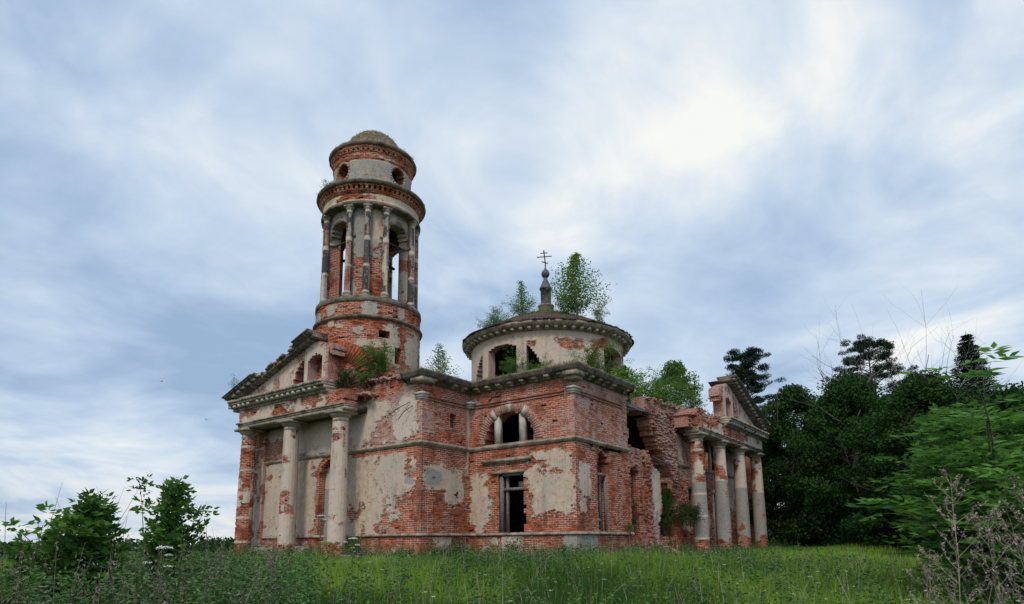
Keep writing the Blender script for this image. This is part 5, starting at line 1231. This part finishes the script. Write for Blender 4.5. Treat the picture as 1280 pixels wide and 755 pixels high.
tag(weeds('wall_foot_weeds', x, y, rng.uniform(.25, .95, len(x)) * (.35 + 1.1 * fbm(x * .8, y * .8, 143)), L_NETTLE, .085, 24, 1, .4), 'uneven nettles growing against the foot of the church walls', 'weeds', kind='stuff')
# dry stalks in the grass
x, y, r = polar(2100, 6.5, 28, -50, 46, pw=.8); z = ground_h(x, y)
tag(grass_mesh('dry_stems', x, y, z, rng.uniform(.5, 1.25, len(x)), .011, M_TWIG, 1, .5), 'dry pale stems standing among the meadow grass', 'dry grass', kind='stuff')
b = MB(); C = []
x, y, r = polar(330, 7.5, 13, -50, -19, pw=.6); keep = fbm(x * .7, y * .7, 12) > .42; x, y = x[keep], y[keep]
for px, py in zip(x, y):
    z = G_(px, py); h = random.uniform(.85, 1.6); lx, ly = random.gauss(0, .22), random.gauss(0, .22); b.tube([(px, py, z), (px + lx * .4, py + ly * .4, z + h * .5), (px + lx, py + ly, z + h)], [.006, .004, .002], 3)
    for k in range(26): u = random.uniform(.45, 1); C.append((px + lx * u + random.gauss(0, .03), py + ly * u + random.gauss(0, .03), z + h * u + random.gauss(0, .02)))
C = np.array(C); n = len(C); b.add(leaf_quads(C, .05, .018, A=unit(n) + (0, 0, 1.0)), np.arange(n * 4).reshape(-1, 4))
tag(b.build('dead_mugwort', mk_simple('grey_dead_weed', (0.10, 0.082, 0.062), (0.22, 0.18, 0.14), 20, .95)), 'grey dead mugwort stalks at the lower left', 'dead weeds', kind='stuff')
# small flowers
def umbels(name, n, r0, r1, a0, a1, mt, hh, R, per, flat=True, thr=.45):
    x, y, r = polar(n, r0, r1, a0, a1, .9); keep = outside(x, y) & (fbm(x * .35, y * .35, 123) > thr); x, y = x[keep], y[keep]; z = ground_h(x, y); C = []; b = MB()
    for px, py, pz in zip(x, y, z):
        h = random.uniform(*hh); c = (px + random.gauss(0, .05), py + random.gauss(0, .05), pz + h); b.tube([(px, py, pz), c], [.004, .003], 3)
        q = rng.normal(size=(per, 3)) * R * .5; q[:, 2] *= .15 if flat else 1.4; C.append(q + c)
    ns = sum(len(q) for q in b.q); C = np.concatenate(C); m_ = len(C); b.add(leaf_quads(C, R * .42, R * .36, up=0), np.arange(m_ * 4).reshape(-1, 4))
    mi = np.concatenate([np.zeros(ns, int), np.ones(m_, int)])
    return b.build(name, [L_STEM, mt], None, mi=mi)
L_STEM = mk_simple('green_stem', (0.04, 0.08, 0.02), (0.08, 0.13, 0.04), 9, .8)
tag(umbels('white_wildflowers', 520, 7, 27, -50, 50, L_WHITE, (.35, .75), .034, 14), 'small white umbels scattered through the meadow', 'flowers', kind='stuff')
tag(umbels('purple_wildflowers', 60, 9, 26, -45, 50, L_PURP, (.6, .95), .035, 14, False, .3), 'scattered purple flower spikes in the meadow', 'flowers', kind='stuff')
tag(umbels('yellow_wildflowers', 26, 10, 24, -45, 40, L_YELL, (.5, .8), .03, 12, False, .3), 'a few yellow flowers in the meadow', 'flowers', kind='stuff')
def hogweed(h, nu=4):
    t = empty('hogweed'); b = MB(); b.tube([(0, 0, -.1), (.02, 0, h * .5), (0, .02, h)], [.018, .014, .008], 7); heads = [(Vector((0, .02, h)), .12)]
    for k in range(nu - 1): a = k * 2.3; p = Vector((0, 0, h * random.uniform(.55, .75))); e = p + Vector((math.cos(a) * .2, math.sin(a) * .2, h * .22)); b.tube([p, e], [.008, .005], 4); heads.append((e, .06))
    for c, R in heads:
        for j in range(14): a = random.uniform(0, 2 * PI); rr = R * math.sqrt(random.random()); b.tube([c, c + Vector((rr * math.cos(a), rr * math.sin(a), .09 - rr * .2))], [.003, .002], 3)
    b.build('stem', L_STEM, t)
    for c, R in heads:
        m_ = int(200 * R / .12); a = rng.uniform(0, 2 * PI, m_); rr = R * np.sqrt(rng.random(m_)); q = np.stack([c.x + rr * np.cos(a), c.y + rr * np.sin(a), c.z + .10 - rr * .2 + rng.normal(0, .006, m_)], -1)
        np_obj('flower_head', leaf_quads(q, .022, .018, up=2), np.arange(m_ * 4).reshape(-1, 4), L_WHITE, t)
    C = []; A = []
    for k in range(5):
        a = random.uniform(0, 2 * PI); p = np.array([0, 0, h * random.uniform(.1, .55)]); c_, a_ = compound(p, (math.cos(a), math.sin(a), .5), .38, 3, .2, .5); C += c_; A += a_
    leaf_obj('leaves', np.array(C), .22, .12, L_GRASS, t, A=np.array(A), up=2); return t
for x, y, h, lab in [(-1.3, -12.5, 1.75, 'tall hogweed with a white umbel in front of the west portico'), (1.5, -13.6, 1.15, 'shorter hogweed left of the tall one'), (4.9, -19.9, 1.25, 'hogweed near the lower left corner')]:
    tag(put(hogweed(h), (x, y, G_(x, y))), lab, 'hogweed', 'hogweed plants')
# ---- distant tree line across the fields
C = []
for k in range(260):
    a = math.radians(random.uniform(-62, -14)) + math.atan2(-0.5886, 0.7921); r = random.uniform(240, 300); x, y = CAM.x + r * math.sin(a), CAM.y + r * math.cos(a); s = random.uniform(3, 5.5)
    q = unit(110) * (rng.random(110)[:, None] ** .4) * s; q[:, 2] = np.abs(q[:, 2]) * .75; C.append(q + (x, y, G_(x, y) + random.uniform(0, 2.0)))
C = np.concatenate(C); tag(leaf_obj('distant_wood', C, 1.3, .9, L_DARK, up=.5), 'low dark line of trees far across the fields', 'wood', kind='stuff')
# ---- two birds
def bird():
    t = empty('bird'); b = MB(); b.tube([(-.16, 0, 0), (-.08, 0, .01), (0, 0, .02), (.08, 0, .02), (.13, 0, .02), (.17, 0, .01)], [.01, .03, .045, .035, .028, .004], 8); bd = b.build('body', M_IRON, t)
    for s in (-1, 1):
        b = MB(); b.hexa([(-.05, s * .02, .02), (.05, s * .02, .03), (.03, s * .22, .10), (-.04, s * .22, .09), (-.05, s * .02, .032), (.05, s * .02, .042), (.03, s * .22, .108), (-.04, s * .22, .098)])
        b.hexa([(-.04, s * .22, .09), (.03, s * .22, .10), (-.04, s * .42, .06), (-.07, s * .40, .06), (-.04, s * .22, .10), (.03, s * .22, .11), (-.04, s * .42, .066), (-.07, s * .40, .066)]); b.build('wing', M_IRON, t)
    return t
for (px, py), lab in (((202, 477), 'small dark bird high over the field, the upper one'), ((258, 525), 'small dark bird nearer the portico, the lower one')):
    d = raydir(px, py); tag(put(bird(), CAM + d / d.length * 95, random.uniform(0, 6)), lab, 'bird', 'birds in flight')
